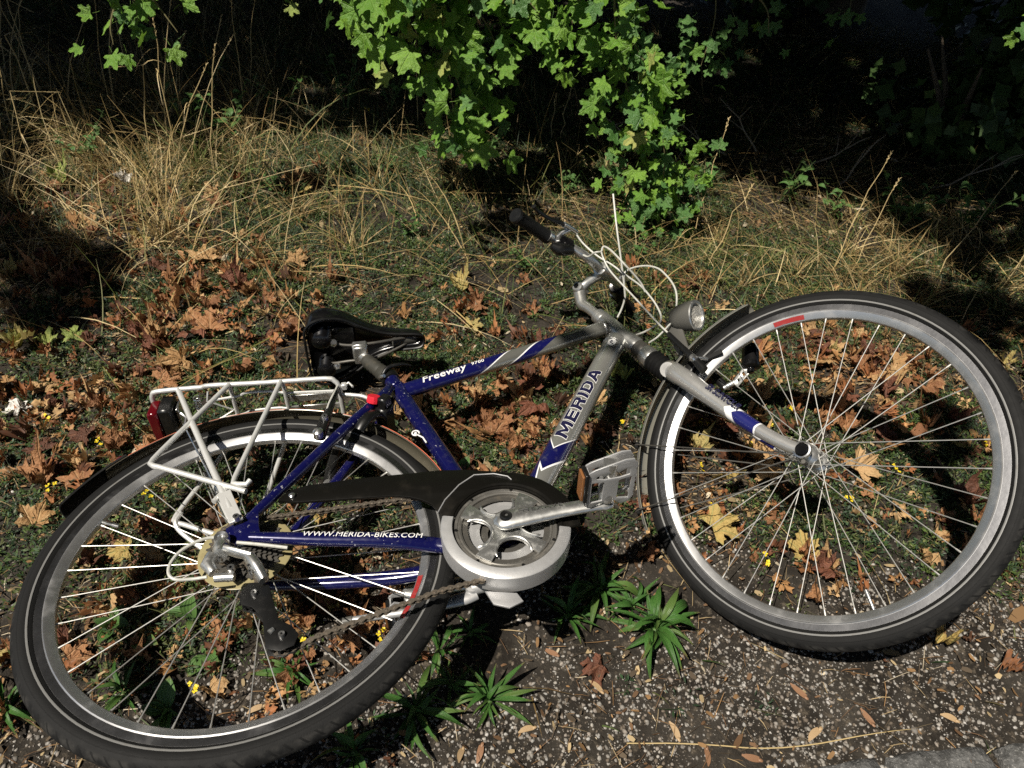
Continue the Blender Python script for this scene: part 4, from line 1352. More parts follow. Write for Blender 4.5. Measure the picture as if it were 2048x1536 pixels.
# drivetrain ----------------------------------------------------------------
ck = empty('crankset', bike)
def gear(teeth, r, z, inner, mat, thick=0.0024):
    L = []
    for k in range(teeth):
        a = 2 * PI * k / teeth
        st = PI / teeth
        for da, q in ((-0.62, r - 0.0045), (-0.25, r + 0.001), (0.25, r + 0.001), (0.62, r - 0.0045)):
            L.append((BB[0] + q * math.cos(a + da * st), BB[1] + q * math.sin(a + da * st)))
    return MB().plate([L, circle(BB[0], BB[1], inner, 40)], thick, (0, 0, z)).build('chainring', mat, ck)
gear(48, 0.0975, 0.0520, 0.064, M_steel_dark)
gear(36, 0.0735, 0.0445, 0.044, M_alu_dull)
gear(26, 0.0530, 0.0375, 0.030, M_steel_dark)
hc = [(0.421, -0.019), (0.372, -0.076), (0.427, -0.125), (0.476, -0.072)]
star = []
for k in range(180):
    q = 2 * PI * k / 180; rr_ = 0.0765
    for x, y in hc:
        dx, dy = x - BB[0], y - BB[1]; d_ = math.hypot(dx, dy)
        al = (q - math.atan2(dy, dx) + PI) % (2 * PI) - PI
        if abs(math.sin(al)) * d_ < 0.0285 and abs(al) < 1:
            rr_ = min(rr_, d_ * math.cos(al) - math.sqrt(0.0285 ** 2 - (d_ * math.sin(al)) ** 2))
    star.append((BB[0] + rr_ * math.cos(q), BB[1] + rr_ * math.sin(q)))
MB().plate([star], 0.005, (0, 0, 0.0590), bevel=0.0010).build('spider', M_alu, ck)
for x, y in hc:
    d = math.atan2(BB[1] - y, BB[0] - x)
    MB().tube([(x + 0.0288 * math.cos(d + q), y + 0.0288 * math.sin(d + q), 0.0618 + 0.002 * math.cos(q)) for q in np.linspace(-1.7, 1.7, 24)], [0.0006] + [0.0024] * 22 + [0.0006], 8).build('spider_rim', M_alu, ck)
MB().lathe([(0.0735, 0.0535), (0.0740, 0.0572), (0.0770, 0.0580), (0.0785, 0.0566), (0.0800, 0.0566), (0.0812, 0.0582), (0.0850, 0.0584), (0.0868, 0.0565), (0.0868, 0.052)], (BB[0], BB[1], 0), n=72).build('rock_ring', M_ring, ck)
MB().lathe([(0, 0.0330), (0.078, 0.0330), (0.078, 0.031), (0, 0.031)], (BB[0], BB[1], 0), n=40).build('dark_backing', M_black, ck)  # black disc added behind the rings so the spider holes look dark
for k in range(7):
    a = rad(20 + 51.4 * k)
    MB().lathe([(0, 0.001), (0.0028, 0.001), (0.0028, -0.002), (0, -0.002)], (BB[0] + 0.0832 * math.cos(a), BB[1] + 0.0832 * math.sin(a), 0.0585), n=10).build('rivet', M_black, ck)
def crank(sg):
    a = rad(-3.8)
    dx, dy = math.cos(a) * sg, math.sin(a) * sg
    e = (BB[0] + 0.168 * dx, BB[1] + 0.168 * dy)
    p = [(BB[0] - 0.020 * dx, BB[1] - 0.020 * dy, 0.072 * sg), (BB[0] - 0.012 * dx, BB[1] - 0.012 * dy, 0.0735 * sg), (BB[0], BB[1], 0.075 * sg), (BB[0] + 0.03 * dx, BB[1] + 0.03 * dy, 0.078 * sg), (BB[0] + 0.09 * dx, BB[1] + 0.09 * dy, 0.083 * sg), (BB[0] + 0.150 * dx, BB[1] + 0.150 * dy, 0.0885 * sg), (e[0], e[1], 0.089 * sg), (e[0] + 0.010 * dx, e[1] + 0.010 * dy, 0.0885 * sg), (e[0] + 0.0135 * dx, e[1] + 0.0135 * dy, 0.088 * sg)]
    MB().tube(p, [0.004, 0.0085, 0.0105, 0.010, 0.0085, 0.008, 0.008, 0.007, 0.004], 24, r2=[0.008, 0.017, 0.0205, 0.0185, 0.0135, 0.0130, 0.0138, 0.0105, 0.005], up=(0, 0, sg), smoothpts=3).build('crank_arm', M_alu, ck)
    MB().lathe([(0.003, 0.002), (0.006, 0.002), (0.0085, 0.003), (0.0105, 0.0), (0.0105, -0.004), (0, -0.004)], (BB[0], BB[1], 0.0862 * sg), (0, 0, sg), 24).build('crank_bolt', M_black, ck)
    return e, a
e1, ca = crank(1)
e2, _ = crank(-1)
MB().lathe([(0, -0.075), (0.009, -0.075), (0.009, 0.07), (0, 0.07)], (BB[0], BB[1], 0), n=18).build('axle', M_steel_dark, ck)
lettering('NEXAVE', 0.0115, (BB[0] + 0.062 * math.cos(ca), BB[1] + 0.062 * math.sin(ca) + 0.002, 0.0808), (math.cos(ca), math.sin(ca), 0.083), 0.011, ck, M_dark, 0.0010, phi0=0.25, sx=1.35, spacing=1.25, offset=0.0)
MB().tube([(BB[0] + 0.022, BB[1] + 0.004, 0.0886), (BB[0] + 0.038, BB[1] + 0.0045, 0.0896)], 0.0012, 6).build('lettering', M_dark, ck)

def pedal(e, sg):
    p = empty('pedal', bike)
    O = Vector((e[0], e[1], 0))
    zi, zo = 0.101, 0.189
    MB().lathe([(0, 0.090), (0.0075, 0.090), (0.0075, 0.099), (0.0125, 0.101), (0.0135, 0.112), (0.010, 0.122), (0.0098, 0.168), (0.0130, 0.178), (0.0130, 0.188), (0, 0.189)], O, (0, 0, sg), 24).build('axle', M_alu, p)
    # two toothed cage plates joined by end walls; x across, z along the axle
    for sy in (1, -1):
        out = [(-0.036, zi + 0.002), (-0.030, zi - 0.004)]
        out += [(-0.010, zi + 0.006), (0.010, zi + 0.006), (0.022, zi - 0.005), (0.034, zi - 0.001), (0.040, zi + 0.008)]
        for k in range(7):
            out += [(0.0415, zi + 0.014 + k * 0.0105), (0.0395, zi + 0.019 + k * 0.0105)]
        out += [(0.041, zo - 0.006), (0.034, zo + 0.006), (0.020, zo + 0.007), (-0.030, zo - 0.008), (-0.038, zo - 0.013)]
        for k in range(7):
            out += [(-0.0395, zo - 0.018 - k * 0.0105), (-0.0375, zo - 0.023 - k * 0.0105)]
        wave = [(-0.028, zo - 0.028), (-0.026, zo - 0.022), (-0.018, zo - 0.019), (-0.013, zo - 0.023), (-0.008, zo - 0.022), (-0.002, zo - 0.016), (0.006, zo - 0.014), (0.011, zo - 0.019), (0.017, zo - 0.014), (0.026, zo - 0.010), (0.031, zo - 0.014), (0.031, zo - 0.027), (0.014, zo - 0.031), (-0.012, zo - 0.032)]
        h1 = [(-0.033, zi + 0.006), (-0.012, zi + 0.008), (-0.012, zo - 0.036), (-0.033, zo - 0.035)]
        h2 = [(0.012, zi + 0.010), (0.034, zi + 0.006), (0.035, zo - 0.031), (0.012, zo - 0.036)]
        slot = [(0.012, zo - 0.001), (0.026, zo + 0.001), (0.026, zo + 0.003), (0.012, zo + 0.001)]
        MB().plate([out, wave, h1, h2, slot], 0.003, O + Vector((0, 0.0095 * sy, 0)), (1, 0, 0), (0, 0, sg), bevel=0.0008).build('cage_plate', M_alu_dull, p)
    m = MB()
    for x in (-0.037, 0.038):
        for zz_ in (zi + 0.012, zo - 0.022):
            m.box(O + Vector((x, 0, sg * zz_)), (0.003, 0.018, 0.008))
    m.build('cage_spacer', M_alu_dull, p)
    MB().box(O + Vector((-0.0425, -0.002, sg * (zi + zo) / 2)), (0.007, 0.026, 0.062)).build('reflector_mount', M_black, p)
    MB().box(O + Vector((-0.048, -0.002, sg * (zi + zo) / 2)), (0.004, 0.022, 0.054)).build('reflector', M_amber, p)
    return p
pedal(e1, 1)
pedal(e2, -1)

# chain case: black upper shell, silver guard ring below
cc = empty('chain_case', bike)
top = [(0.058, 0.066), (0.071, 0.081), (0.102, 0.090), (0.191, 0.089), (0.293, 0.082), (0.335, 0.080), (0.383, 0.071), (0.425, 0.059)]
def rel(r, a):
    return (BB[0] + r * math.cos(rad(a)), BB[1] + r * math.sin(rad(a)))
top += [rel(0.122, a) for a in range(78, -18, -8)]
low = [rel(0.0885, a) for a in range(-16, 160, 8)] + [rel(0.106, 158), (0.3135, 0.004), (0.297, 0.018), (0.277, 0.029), (0.248, 0.038), (0.169, 0.047), (0.086, 0.057)]
MB().plate([top + low], 0.006, (0, 0, 0.0585), bevel=0.0015).build('cover', M_case, cc)
# edge wall of the case and a raised rib
MB().tube([(x, y, 0.0555) for x, y in top], 0.004, 8, smoothpts=3).build('case_edge', M_case, cc)
MB().tube([rel(0.118, 156) + (0.0625,), rel(0.118, 140) + (0.0625,), rel(0.122, 120) + (0.0625,), rel(0.128, 104) + (0.0625,), rel(0.120, 88) + (0.0625,), rel(0.112, 76) + (0.0625,), rel(0.104, 72) + (0.0625,)], 0.0012, 8).build('case_rib', M_alu_dull, cc)
MB().lathe([(0.0885, 0.0640), (0.0895, 0.0655), (0.1055, 0.0640), (0.1080, 0.0620), (0.1085, 0.0560), (0.1085, 0.0300), (0.1065, 0.0300), (0.1060, 0.0600), (0.0885, 0.0615)], (BB[0], BB[1], 0), n=64, closed=True, a0=rad(158), a1=rad(345)).build('guard_ring', M_alu_dull, cc)
MB().lathe([(0.090, 0.0632), (0.0945, 0.0645), (0.0955, 0.0625)], (BB[0], BB[1], 0), n=60, a0=rad(-14), a1=rad(156)).build('guard_groove', M_case, cc)
m = MB(); m.plate([[(0.372, -0.172), (0.418, -0.185), (0.424, -0.200), (0.402, -0.207), (0.380, -0.196)]], 0.004, (0, 0, 0.034), bevel=0.001); m.build('bracket', M_alu_dull, cc)
MB().lathe([(0, 0.005), (0.003, 0.005), (0.0055, 0.003), (0.0055, -0.003), (0, -0.003)], (0.080, 0.069, 0.063), n=14).build('screw', M_chrome, cc)

# cassette and spoke protector
cs = empty('cassette', bike)
MB().lathe([(0.052, 0.0200), (0.0760, 0.0200), (0.0765, 0.0212), (0.0745, 0.0222), (0.067, 0.0216), (0.064, 0.0228), (0.052, 0.0226)], n=64).build('spoke_protector', M_guardy, cs)
for k, (te, r) in enumerate(((32, 0.0640), (28, 0.0565), (24, 0.0490), (21, 0.0430), (18, 0.0372), (15, 0.0312), (13, 0.0275))):
    L = []
    for q in range(te):
        a = 2 * PI * q / te; st = PI / te
        for da, rr in ((-0.62, r - 0.0045), (-0.2, r + 0.0008), (0.2, r + 0.0008), (0.62, r - 0.0045)):
            L.append((rr * math.cos(a + da * st), rr * math.sin(a + da * st)))
    MB().plate([L, circle(0, 0, 0.015, 20)], 0.002, (0, 0, 0.0245 + k * 0.0046)).build('sprocket', M_steel_dark, cs)
MB().lathe([(0, 0.062), (0.012, 0.062), (0.0165, 0.056), (0.0165, 0.03), (0, 0.03)], n=24).build('lock_ring', M_alu_dull, cs)

# rear derailleur
dr = empty('rear_derailleur', bike)
MB().lathe([(0.004, 0.004), (0.006, 0.007), (0.0105, 0.008), (0.0125, 0.004), (0.0125, -0.012), (0, -0.012)], (-0.024, -0.020, 0.080), (0.05, -0.1, 1), 24).build('pivot_bolt', M_chrome, dr)
m = MB()
m.tube([(-0.024, -0.020, 0.073), (-0.026, -0.040, 0.078), (-0.022, -0.056, 0.084)], [0.013, 0.015, 0.012], 16, r2=[0.011, 0.011, 0.010])
m.tube([(-0.034, -0.052, 0.083), (-0.040, -0.068, 0.082), (-0.030, -0.084, 0.080)], [0.010, 0.011, 0.008], 14)
m.build('knuckle', M_alu, dr)
m = MB()
m.tube([(-0.014, -0.050, 0.090), (0.004, -0.062, 0.092), (0.026, -0.072, 0.090)], [0.009, 0.0105, 0.009], 14, r2=[0.006, 0.006, 0.006])
m.tube([(-0.028, -0.092, 0.078), (0.0, -0.096, 0.078)], 0.007, 12)
m.build('parallelogram', M_alu, dr)
m = MB()
m.tube([(0.022, -0.070, 0.086), (0.034, -0.092, 0.084), (0.044, -0.112, 0.078)], [0.012, 0.017, 0.011], 16, r2=[0.009, 0.010, 0.008])
m.build('outer_knuckle', M_alu, dr)
for x, y, z, hx in ((-0.020, -0.068, 0.092, 0.0035), (-0.004, -0.086, 0.088, 0.006), (0.024, -0.094, 0.095, 0.003), (0.026, -0.104, 0.094, 0.003)):
    MB().lathe([(hx * 0.4, 0.002), (hx, 0.002), (hx, -0.006), (0, -0.006)], (x, y, z), n=12).build('screw', M_chrome, dr)
for i, (x, y) in enumerate(((0.026, -0.124), (0.068, -0.204))):
    L = []
    for q in range(11):
        a = 2 * PI * q / 11; st = PI / 11
        for da, rr in ((-0.5, 0.0175), (-0.2, 0.0215), (0.2, 0.0215), (0.5, 0.0175)):
            L.append((x + rr * math.cos(a + da * st), y + rr * math.sin(a + da * st)))
    MB().plate([L], 0.004, (0, 0, 0.056), bevel=0.0006).build('jockey_wheel', M_gloss, dr)
    MB().lathe([(0.0015, 0.003), (0.0045, 0.003), (0.005, 0), (0.005, -0.004), (0, -0.004)], (x + 0.002, y, 0.068), n=14).build('jockey_bolt', M_chrome, dr)
cg = [(0.010, -0.112), (0.020, -0.102), (0.034, -0.104), (0.048, -0.112), (0.052, -0.130), (0.064, -0.176), (0.082, -0.190), (0.092, -0.206), (0.086, -0.222), (0.068, -0.227), (0.048, -0.220), (0.046, -0.200), (0.042, -0.168), (0.026, -0.146), (0.010, -0.138), (0.006, -0.124)]
for z in (0.0640, 0.0480):
    MB().plate([cg], 0.002, (0, 0, z), bevel=0.0006).build('cage_plate', M_black, dr)
MB().tube([(0.052, -0.196, 0.066), (0.058, -0.191, 0.066)], [0.004, 0.003], 8).build('cage_pin', M_alu, dr)

# chain
def chain():
    path = [(0.010, 0.046), (0.060, 0.0415), (0.150, 0.0375), (0.287, 0.0320), (0.400, 0.0245)]
    c0 = [rel(0.0955, a) for a in range(98, -102, -6)]
    path += c0
    path += [(0.395, -0.1595), (0.301, -0.1680), (0.121, -0.2040), (0.074, -0.2215)]
    path += [(0.068 + 0.0185 * math.cos(rad(a)), -0.204 + 0.0185 * math.sin(rad(a))) for a in range(-95, -200, -25)]
    path += [(0.044, -0.150)]
    path += [(0.026 + 0.0185 * math.cos(rad(a)), -0.124 + 0.0185 * math.sin(rad(a))) for a in (-15, 15, 45, 75)]
    path += [(0.020, -0.060), (0.0, -0.046)]
    path += [(0.0465 * math.cos(rad(a)), 0.0465 * math.sin(rad(a))) for a in range(-95, -270, -20)]
    P = [Vector((x, y, 0)) for x, y in path]
    d = [0.0]
    for i in range(1, len(P)):
        d.append(d[-1] + (P[i] - P[i - 1]).length)
    N = int(d[-1] / 0.0127)
    def at(s):
        s = max(0.0, min(d[-1] - 1e-6, s))
        i = max(k for k in range(len(d)) if d[k] <= s)
        i = min(i, len(P) - 2)
        return P[i].lerp(P[i + 1], (s - d[i]) / max(1e-9, d[i + 1] - d[i]))
    m = MB()
    def zz(p):
        return 0.0450 + 0.007 * max(0, min(1, p.x / 0.3))
    for k in range(N):
        a, b = at(k * 0.0127), at((k + 1) * 0.0127)
        t = (b - a).normalized(); c = (a + b) / 2
        z = zz(c)
        wd = 0.0029 if k % 2 else 0.0020
        for s in (1, -1):
            n_ = Vector((-t.y, t.x, 0))
            L = 0.0082
            pts = [c + t * (L * u) + n_ * v for u, v in ((-1, 0.0020), (-0.8, 0.0042), (-0.5, 0.0042), (0, 0.0021), (0.5, 0.0042), (0.8, 0.0042), (1, 0.0020), (1, -0.0020), (0.8, -0.0042), (0.5, -0.0042), (0, -0.0021), (-0.5, -0.0042), (-0.8, -0.0042), (-1, -0.0020))]
            V = [p + Vector((0, 0, z + wd * s - 0.0006)) for p in pts] + [p + Vector((0, 0, z + wd * s + 0.0006)) for p in pts]
            K = len(pts)
            F = [tuple(range(K))[::-1], tuple(range(K, 2 * K))] + [(i, (i + 1) % K, K + (i + 1) % K, K + i) for i in range(K)]
            m.add(V, F, None, 0, False)
        m.lathe([(0.0018, 0.0040), (0.0039, 0.0018), (0.0039, -0.0018), (0.0018, -0.0040)], (a.x, a.y, z), n=8)
    o = m.build('chain', M_chain, bike)
    o['kind'] = 'stuff'


chain()

# kickstand folded back under the left chain stay
ks = empty('kickstand', bike)
m = MB(); m.tube([(0.402, -0.112, -0.010), (0.384, -0.108, -0.034), (0.364, -0.104, -0.044)], [0.012, 0.013, 0.012], 14, smoothpts=3); m.build('mount', M_alu_dull, ks)
MB().lathe([(0.0022, 0.003), (0.0062, 0.004), (0.0075, 0.001), (0.0125, 0.0), (0.0135, -0.004), (0.0135, -0.014), (0, -0.014)], (0.362, -0.103, -0.038), n=24).build('pivot', M_alu_dull, ks)
MB().tube([(0.366, -0.112, -0.050), (0.345, -0.116, -0.052), (0.300, -0.1165, -0.056), (0.253, -0.116, -0.060), (0.200, -0.113, -0.062), (0.146, -0.110, -0.064)], [0.0075, 0.0085, 0.0075, 0.0065, 0.006, 0.0055], 14, r2=[0.012, 0.0125, 0.0105, 0.008, 0.0065, 0.0055], up=(0, 0, 1), smoothpts=3).build('leg', M_alu_dull, ks)
MB().tube([(0.158, -0.1105, -0.0635), (0.142, -0.1098, -0.0645)], [0.0072, 0.0065], 12).build('foot', M_grey, ks)

# stem and handlebar
hb = empty('handlebar', bike, SM)
MB().lathe([(0, 0), (0.0195, 0), (0.0205, 0.003), (0.0205, 0.012), (0.018, 0.0135), (0.018, 0.017), (0.0195, 0.018), (0.0195, 0.026), (0.015, 0.029), (0, 0.029)], ax(0.6225), AX, 28).build('headset', M_silver, hb)
MB().tube([ax(0.645), ax(0.690), ax(0.715) + FW * -0.001, Vector((0.800, 0.705, 0)), Vector((0.806, 0.716, 0))], [0.0128, 0.0130, 0.0150, 0.0165, 0.010], 20, smoothpts=4).build('quill', M_silver, hb)
MB().lathe([(0.005, 0.021), (0.0115, 0.021), (0.0145, 0.018), (0.0145, -0.018), (0.0115, -0.021), (0, -0.021)], (0.806, 0.709, 0), n=24).build('stem_joint', M_silver, hb)
MB().lathe([(0, 0.0225), (0.0068, 0.0225), (0.0075, 0.019), (0, 0.019)], (0.806, 0.709, 0), n=20).build('joint_bolt', M_gloss, hb)
MB().tube([(0.806, 0.711, 0), (0.830, 0.712, 0), (0.858, 0.708, 0), (0.872, 0.706, 0)], [0.0155, 0.0125, 0.012, 0.015], 18, r2=[0.0150, 0.0125, 0.0125, 0.018], up=(0, 0, 1), smoothpts=3).build('stem', M_silver, hb)
MB().lathe([(0.013, 0.021), (0.0185, 0.020), (0.0190, 0.017), (0.0190, -0.017), (0.0185, -0.020), (0.013, -0.021)], (0.882, 0.706, 0), n=24).build('bar_clamp', M_alu, hb)
bar = [(0.882, 0.706, 0), (0.883, 0.707, 0.045), (0.880, 0.714, 0.078), (0.868, 0.735, 0.112), (0.852, 0.755, 0.145), (0.842, 0.7645, 0.175), (0.837, 0.764, 0.225), (0.8335, 0.761, 0.288)]
full = [(x, y, -z) for x, y, z in bar[:0:-1]] + bar
br = [0.0110, 0.0110, 0.0110, 0.0110, 0.0112, 0.0118, 0.0128]
MB().tube(full, br + [0.0128] + br[::-1], 18, smoothpts=4).build('bar', M_alu, hb)
for s in (1, -1):
    T = lambda pts: [(x, y, z * s) for x, y, z in pts]
    MB().tube(T([(0.8425, 0.7645, 0.168), (0.8415, 0.7645, 0.172), (0.8405, 0.7645, 0.180), (0.837, 0.764, 0.225), (0.8338, 0.7612, 0.284), (0.8335, 0.761, 0.286)]), [0.0185, 0.0185, 0.0165, 0.0162, 0.0168, 0.0190], 24).build('grip', M_rubber, hb)
    MB().tube(T([(0.8335, 0.761, 0.2862), (0.8333, 0.7608, 0.2925)]), [0.0195, 0.0175], 20).build('grip_cap', M_black, hb)
    d = (Vector((0.850, 0.757, 0.150 * s)) - Vector((0.870, 0.731, 0.106 * s)))
    MB().lathe([(0.0118, 0), (0.019, 0.001), (0.0195, 0.009), (0.0180, 0.010), (0.0198, 0.012), (0.0198, 0.020), (0.018, 0.021), (0.0200, 0.023), (0.0200, 0.034), (0.016, 0.037), (0.0118, 0.038)], (0.8665, 0.736, 0.114 * s), d, 28).build('shifter', M_gloss, hb)
    MB().tube(T([(0.866, 0.722, 0.120), (0.850, 0.720, 0.150), (0.842, 0.728, 0.172)]), [0.012, 0.016, 0.009], 16, smoothpts=3).build('shifter_pod', M_black, hb)
    MB().lathe([(0.0118, 0), (0.0165, 0.001), (0.0165, 0.015), (0.0118, 0.016)], (0.845, 0.7625, 0.160 * s), (-0.1, 0, s), 24).build('lever_clamp', M_chrome, hb)
    MB().tube(T([(0.852, 0.757, 0.150), (0.872, 0.768, 0.142), (0.893, 0.770, 0.132)]), [0.007, 0.008, 0.007], 12).build('lever_bracket', M_chrome, hb)
    MB().tube(T([(0.897, 0.771, 0.108), (0.894, 0.771, 0.132), (0.890, 0.770, 0.158)]), [0.0062, 0.0075, 0.0075], 14).build('barrel', M_chrome, hb)
    MB().tube(T([(0.891, 0.770, 0.146), (0.886, 0.772, 0.175), (0.876, 0.775, 0.205), (0.872, 0.776, 0.245), (0.874, 0.776, 0.262)]), [0.006, 0.0055, 0.0045, 0.0045, 0.006], 12, r2=[0.006, 0.007, 0.0075, 0.0075, 0.006], smoothpts=4).build('brake_lever', M_black, hb)
    MB().tube(T([(0.852, 0.748, 0.152), (0.868, 0.742, 0.140), (0.880, 0.738, 0.120)]), [0.003, 0.0035, 0.003], 10, smoothpts=3).build('shift_lever', M_chrome, hb)
# cables, lamp, dynamo
cb = empty('cables', bike)
def cable(pts, r=0.0024, mtx=SM, mat=None):
    MB().tube(pts, r, 8, smoothpts=6).build('cable', mat or M_cable, cb, mtx)
cable([(0.870, 0.735, 0.105), (0.885, 0.70, 0.09), (0.912, 0.675, 0.11), (0.924, 0.674, 0.100), (0.931, 0.680, 0.10), (0.937, 0.680, 0.10), (0.945, 0.661, 0.10), (0.951, 0.631, 0.10), (0.955, 0.603, 0.09), (0.956, 0.585, 0.06), (0.955, 0.570, 0.035), (0.950, 0.555, 0.02)])
cable([(0.924, 0.674, 0.10), (0.918, 0.655, 0.09), (0.916, 0.617, 0.08), (0.931, 0.519, 0.06), (0.943, 0.44, 0.046), (0.950, 0.405, 0.042)], 0.0022)
cable([(1.022, 0.799, 0.10), (0.984, 0.725, 0.08), (0.939, 0.652, 0.04), (0.902, 0.607, 0.0), (0.890, 0.598, -0.01), (0.869, 0.588, -0.02), (0.850, 0.577, -0.022)])
cable([(0.905, 0.655, -0.03), (0.917, 0.669, -0.02), (0.928, 0.677, -0.02), (0.951, 0.670, -0.02), (0.978, 0.650, -0.02), (0.999, 0.620, -0.02), (1.007, 0.586, -0.02), (1.009, 0.550, -0.02), (1.002, 0.519, -0.02), (0.982, 0.483, -0.02)])
cable([(0.893, 0.770, 0.108), (0.893, 0.742, 0.09), (0.904, 0.698, 0.07), (0.920, 0.662, 0.05), (0.932, 0.626, 0.03), (0.944, 0.595, 0.0), (0.947, 0.565, -0.02), (0.947, 0.539, -0.03), (0.944, 0.508, -0.03), (0.935, 0.493, -0.03), (0.921, 0.492, -0.03), (0.889, 0.497, -0.03), (0.867, 0.505, -0.03)])
cable([(0.975, 0.437, 0.02), (0.962, 0.428, 0.03), (0.924, 0.420, 0.03), (0.898, 0.424, 0.026)], 0.0022)
cable([(0.075, -0.046, 0.066), (0.03, -0.032, 0.069), (-0.003, -0.022, 0.070)], 0.0028, None)
cable([(-0.030, -0.014, 0.080), (-0.045, -0.015, 0.083), (-0.063, -0.022, 0.085), (-0.083, -0.037, 0.086), (-0.094, -0.058, 0.086), (-0.094, -0.076, 0.085), (-0.084, -0.086, 0.082), (-0.062, -0.087, 0.078), (-0.040, -0.088, 0.078)], 0.0026, None)
cable([(-0.050, 0.040, -0.06), (-0.09, 0.078, -0.05), (-0.128, 0.110, -0.03), (-0.138, 0.128, -0.02), (-0.131, 0.150, -0.02)], 0.0042, None, M_rack)
cable([(0.128, 0.205, -0.06), (0.095, 0.16, -0.055), (0.085, 0.12, -0.055)], 0.003, None, M_alu)

hl = empty('headlight', bike, SM)
la = Vector((0.80, -0.56, 0.07)).normalized()
lo = Vector((0.978, 0.440, 0.018))
MB().lathe([(0, -0.0112), (0.0145, -0.0100), (0.0235, -0.0022), (0.0295, 0.0112), (0.0338, 0.0300), (0.03584, 0.0470), (0.03584, 0.05264), (0.03248, 0.05376)], lo, la, 36).build('housing', M_grey, hl)
MB().lathe([(0.0, 0.0532), (0.01344, 0.05242), (0.0252, 0.04984), (0.03248, 0.05096)], lo, la, 32).build('lens', M_glass, hl)
MB().lathe([(0.02744, 0.05018), (0.02856, 0.05488), (0.0336, 0.0551), (0.03562, 0.05264)], lo, la, 36).build('lens_ring', M_alu, hl)
m = MB(); m.plate([[(-0.020, -0.055), (0.010, -0.058), (0.016, 0.0), (0.012, 0.030), (-0.018, 0.028), (-0.022, 0.0)]], 0.006, (0.965, 0.412, 0.018), (0.9, -0.3, 0.3), (0.15, 0.98, 0.1), bevel=0.0015)
m.tube([(0.967, 0.437, 0.016), (0.985, 0.440, 0.015)], 0.013, 14)
m.build('bracket', M_grey, hl)
MB().tube([(0.918, 0.345, 0.0), (0.940, 0.352, 0.008), (0.958, 0.366, 0.016)], [0.006, 0.006, 0.006], 10).build('bracket_arm', M_black, hl)

dy = empty('dynamo', bike, SM)
MB().lathe([(0, -0.030), (0.012, -0.030), (0.0165, -0.024), (0.0185, -0.012), (0.0185, 0.018), (0.0205, 0.020), (0.0205, 0.027), (0.014, 0.030), (0.008, 0.031), (0.008, 0.040), (0, 0.041)], (1.060, 0.292, -0.060), (-0.45, -0.88, 0.1), 32).build('housing', M_gloss, dy)
m = MB()
m.plate([[(-0.020, -0.008), (0.020, -0.008), (0.026, 0.0), (0.020, 0.010), (-0.020, 0.008)], circle(-0.008, 0, 0.0035, 12), circle(0.010, 0.0, 0.005, 12)], 0.004, (1.018, 0.262, -0.060), (0.95, 0.25, 0.1), (-0.2, 0.95, 0.2), bevel=0.0008)
m.build('bracket', M_alu, dy)
MB().tube([(0.975, 0.262, -0.055), (1.0, 0.26, -0.058)], 0.006, 10).build('mount', M_alu, dy)

# ------------------------------------------------------------------ fallen leaves, one object each
VAR = 7
FL = {}
for cname in ('russet', 'tan', 'dark', 'yellow', 'lime', 'pale'):
    FL[cname] = [leaf_mesh('fallen_leaf', 'norway', 100 + k, LM[cname], curl=(0.20, 0.42, 0.60, 0.35, -0.45, 0.7, 0.10)[k], crump=(0.09, 0.14, 0.20, 0.18, 0.15, 0.22, 0.06)[k], fold=(0.2, 0.45, 0.8, -0.45, 0.2, 1.2, 0.06)[k], petiole=0.5 if k % 2 else 0.0) for k in range(VAR)]
SHAPE = ('flat', 'cupped', 'crumpled', 'humped', 'arched', 'rolled', 'flat open')
COLN = {'russet': 'russet', 'tan': 'light tan', 'dark': 'dark brown', 'yellow': 'yellowing', 'lime': 'yellow-green', 'pale': 'bleached white'}
LEAFG = 'fallen maple leaves strewn over the verge'


def place_leaf(col, k, x, y, size, yaw, tx, ty, lift, label, group=LEAFG):
    o = link('fallen_leaf', FL[col][k])
    o.location = (x, y, float(hgt(x, y)) + lift)
    o.rotation_euler = (tx, ty, yaw)
    o.scale = (size, size, size)
    return tag(o, label, 'leaf', group)


def zone(x, y):
    if y > 2.35: return 'under the hanging maple branches'
    if math.hypot(x - 0.72, y - 1.05) < 0.36: return 'seen through the front wheel'
    if math.hypot(x + 0.43, y - 0.72) < 0.34: return 'seen through the rear wheel'
    if x < -0.75 and y > 1.7: return 'among the tall dry straw'
    if x < -0.45 and y > 1.0: return 'in the leaf drift behind the rack'
    if x < -0.6: return 'beside the rear tyre'
    if x > 0.95: return 'beyond the front tyre'
    if y < 0.85: return 'on the gravel below the pedals'
    if y < 1.32: return 'under the bicycle frame'
    return 'in the grass behind the bicycle'


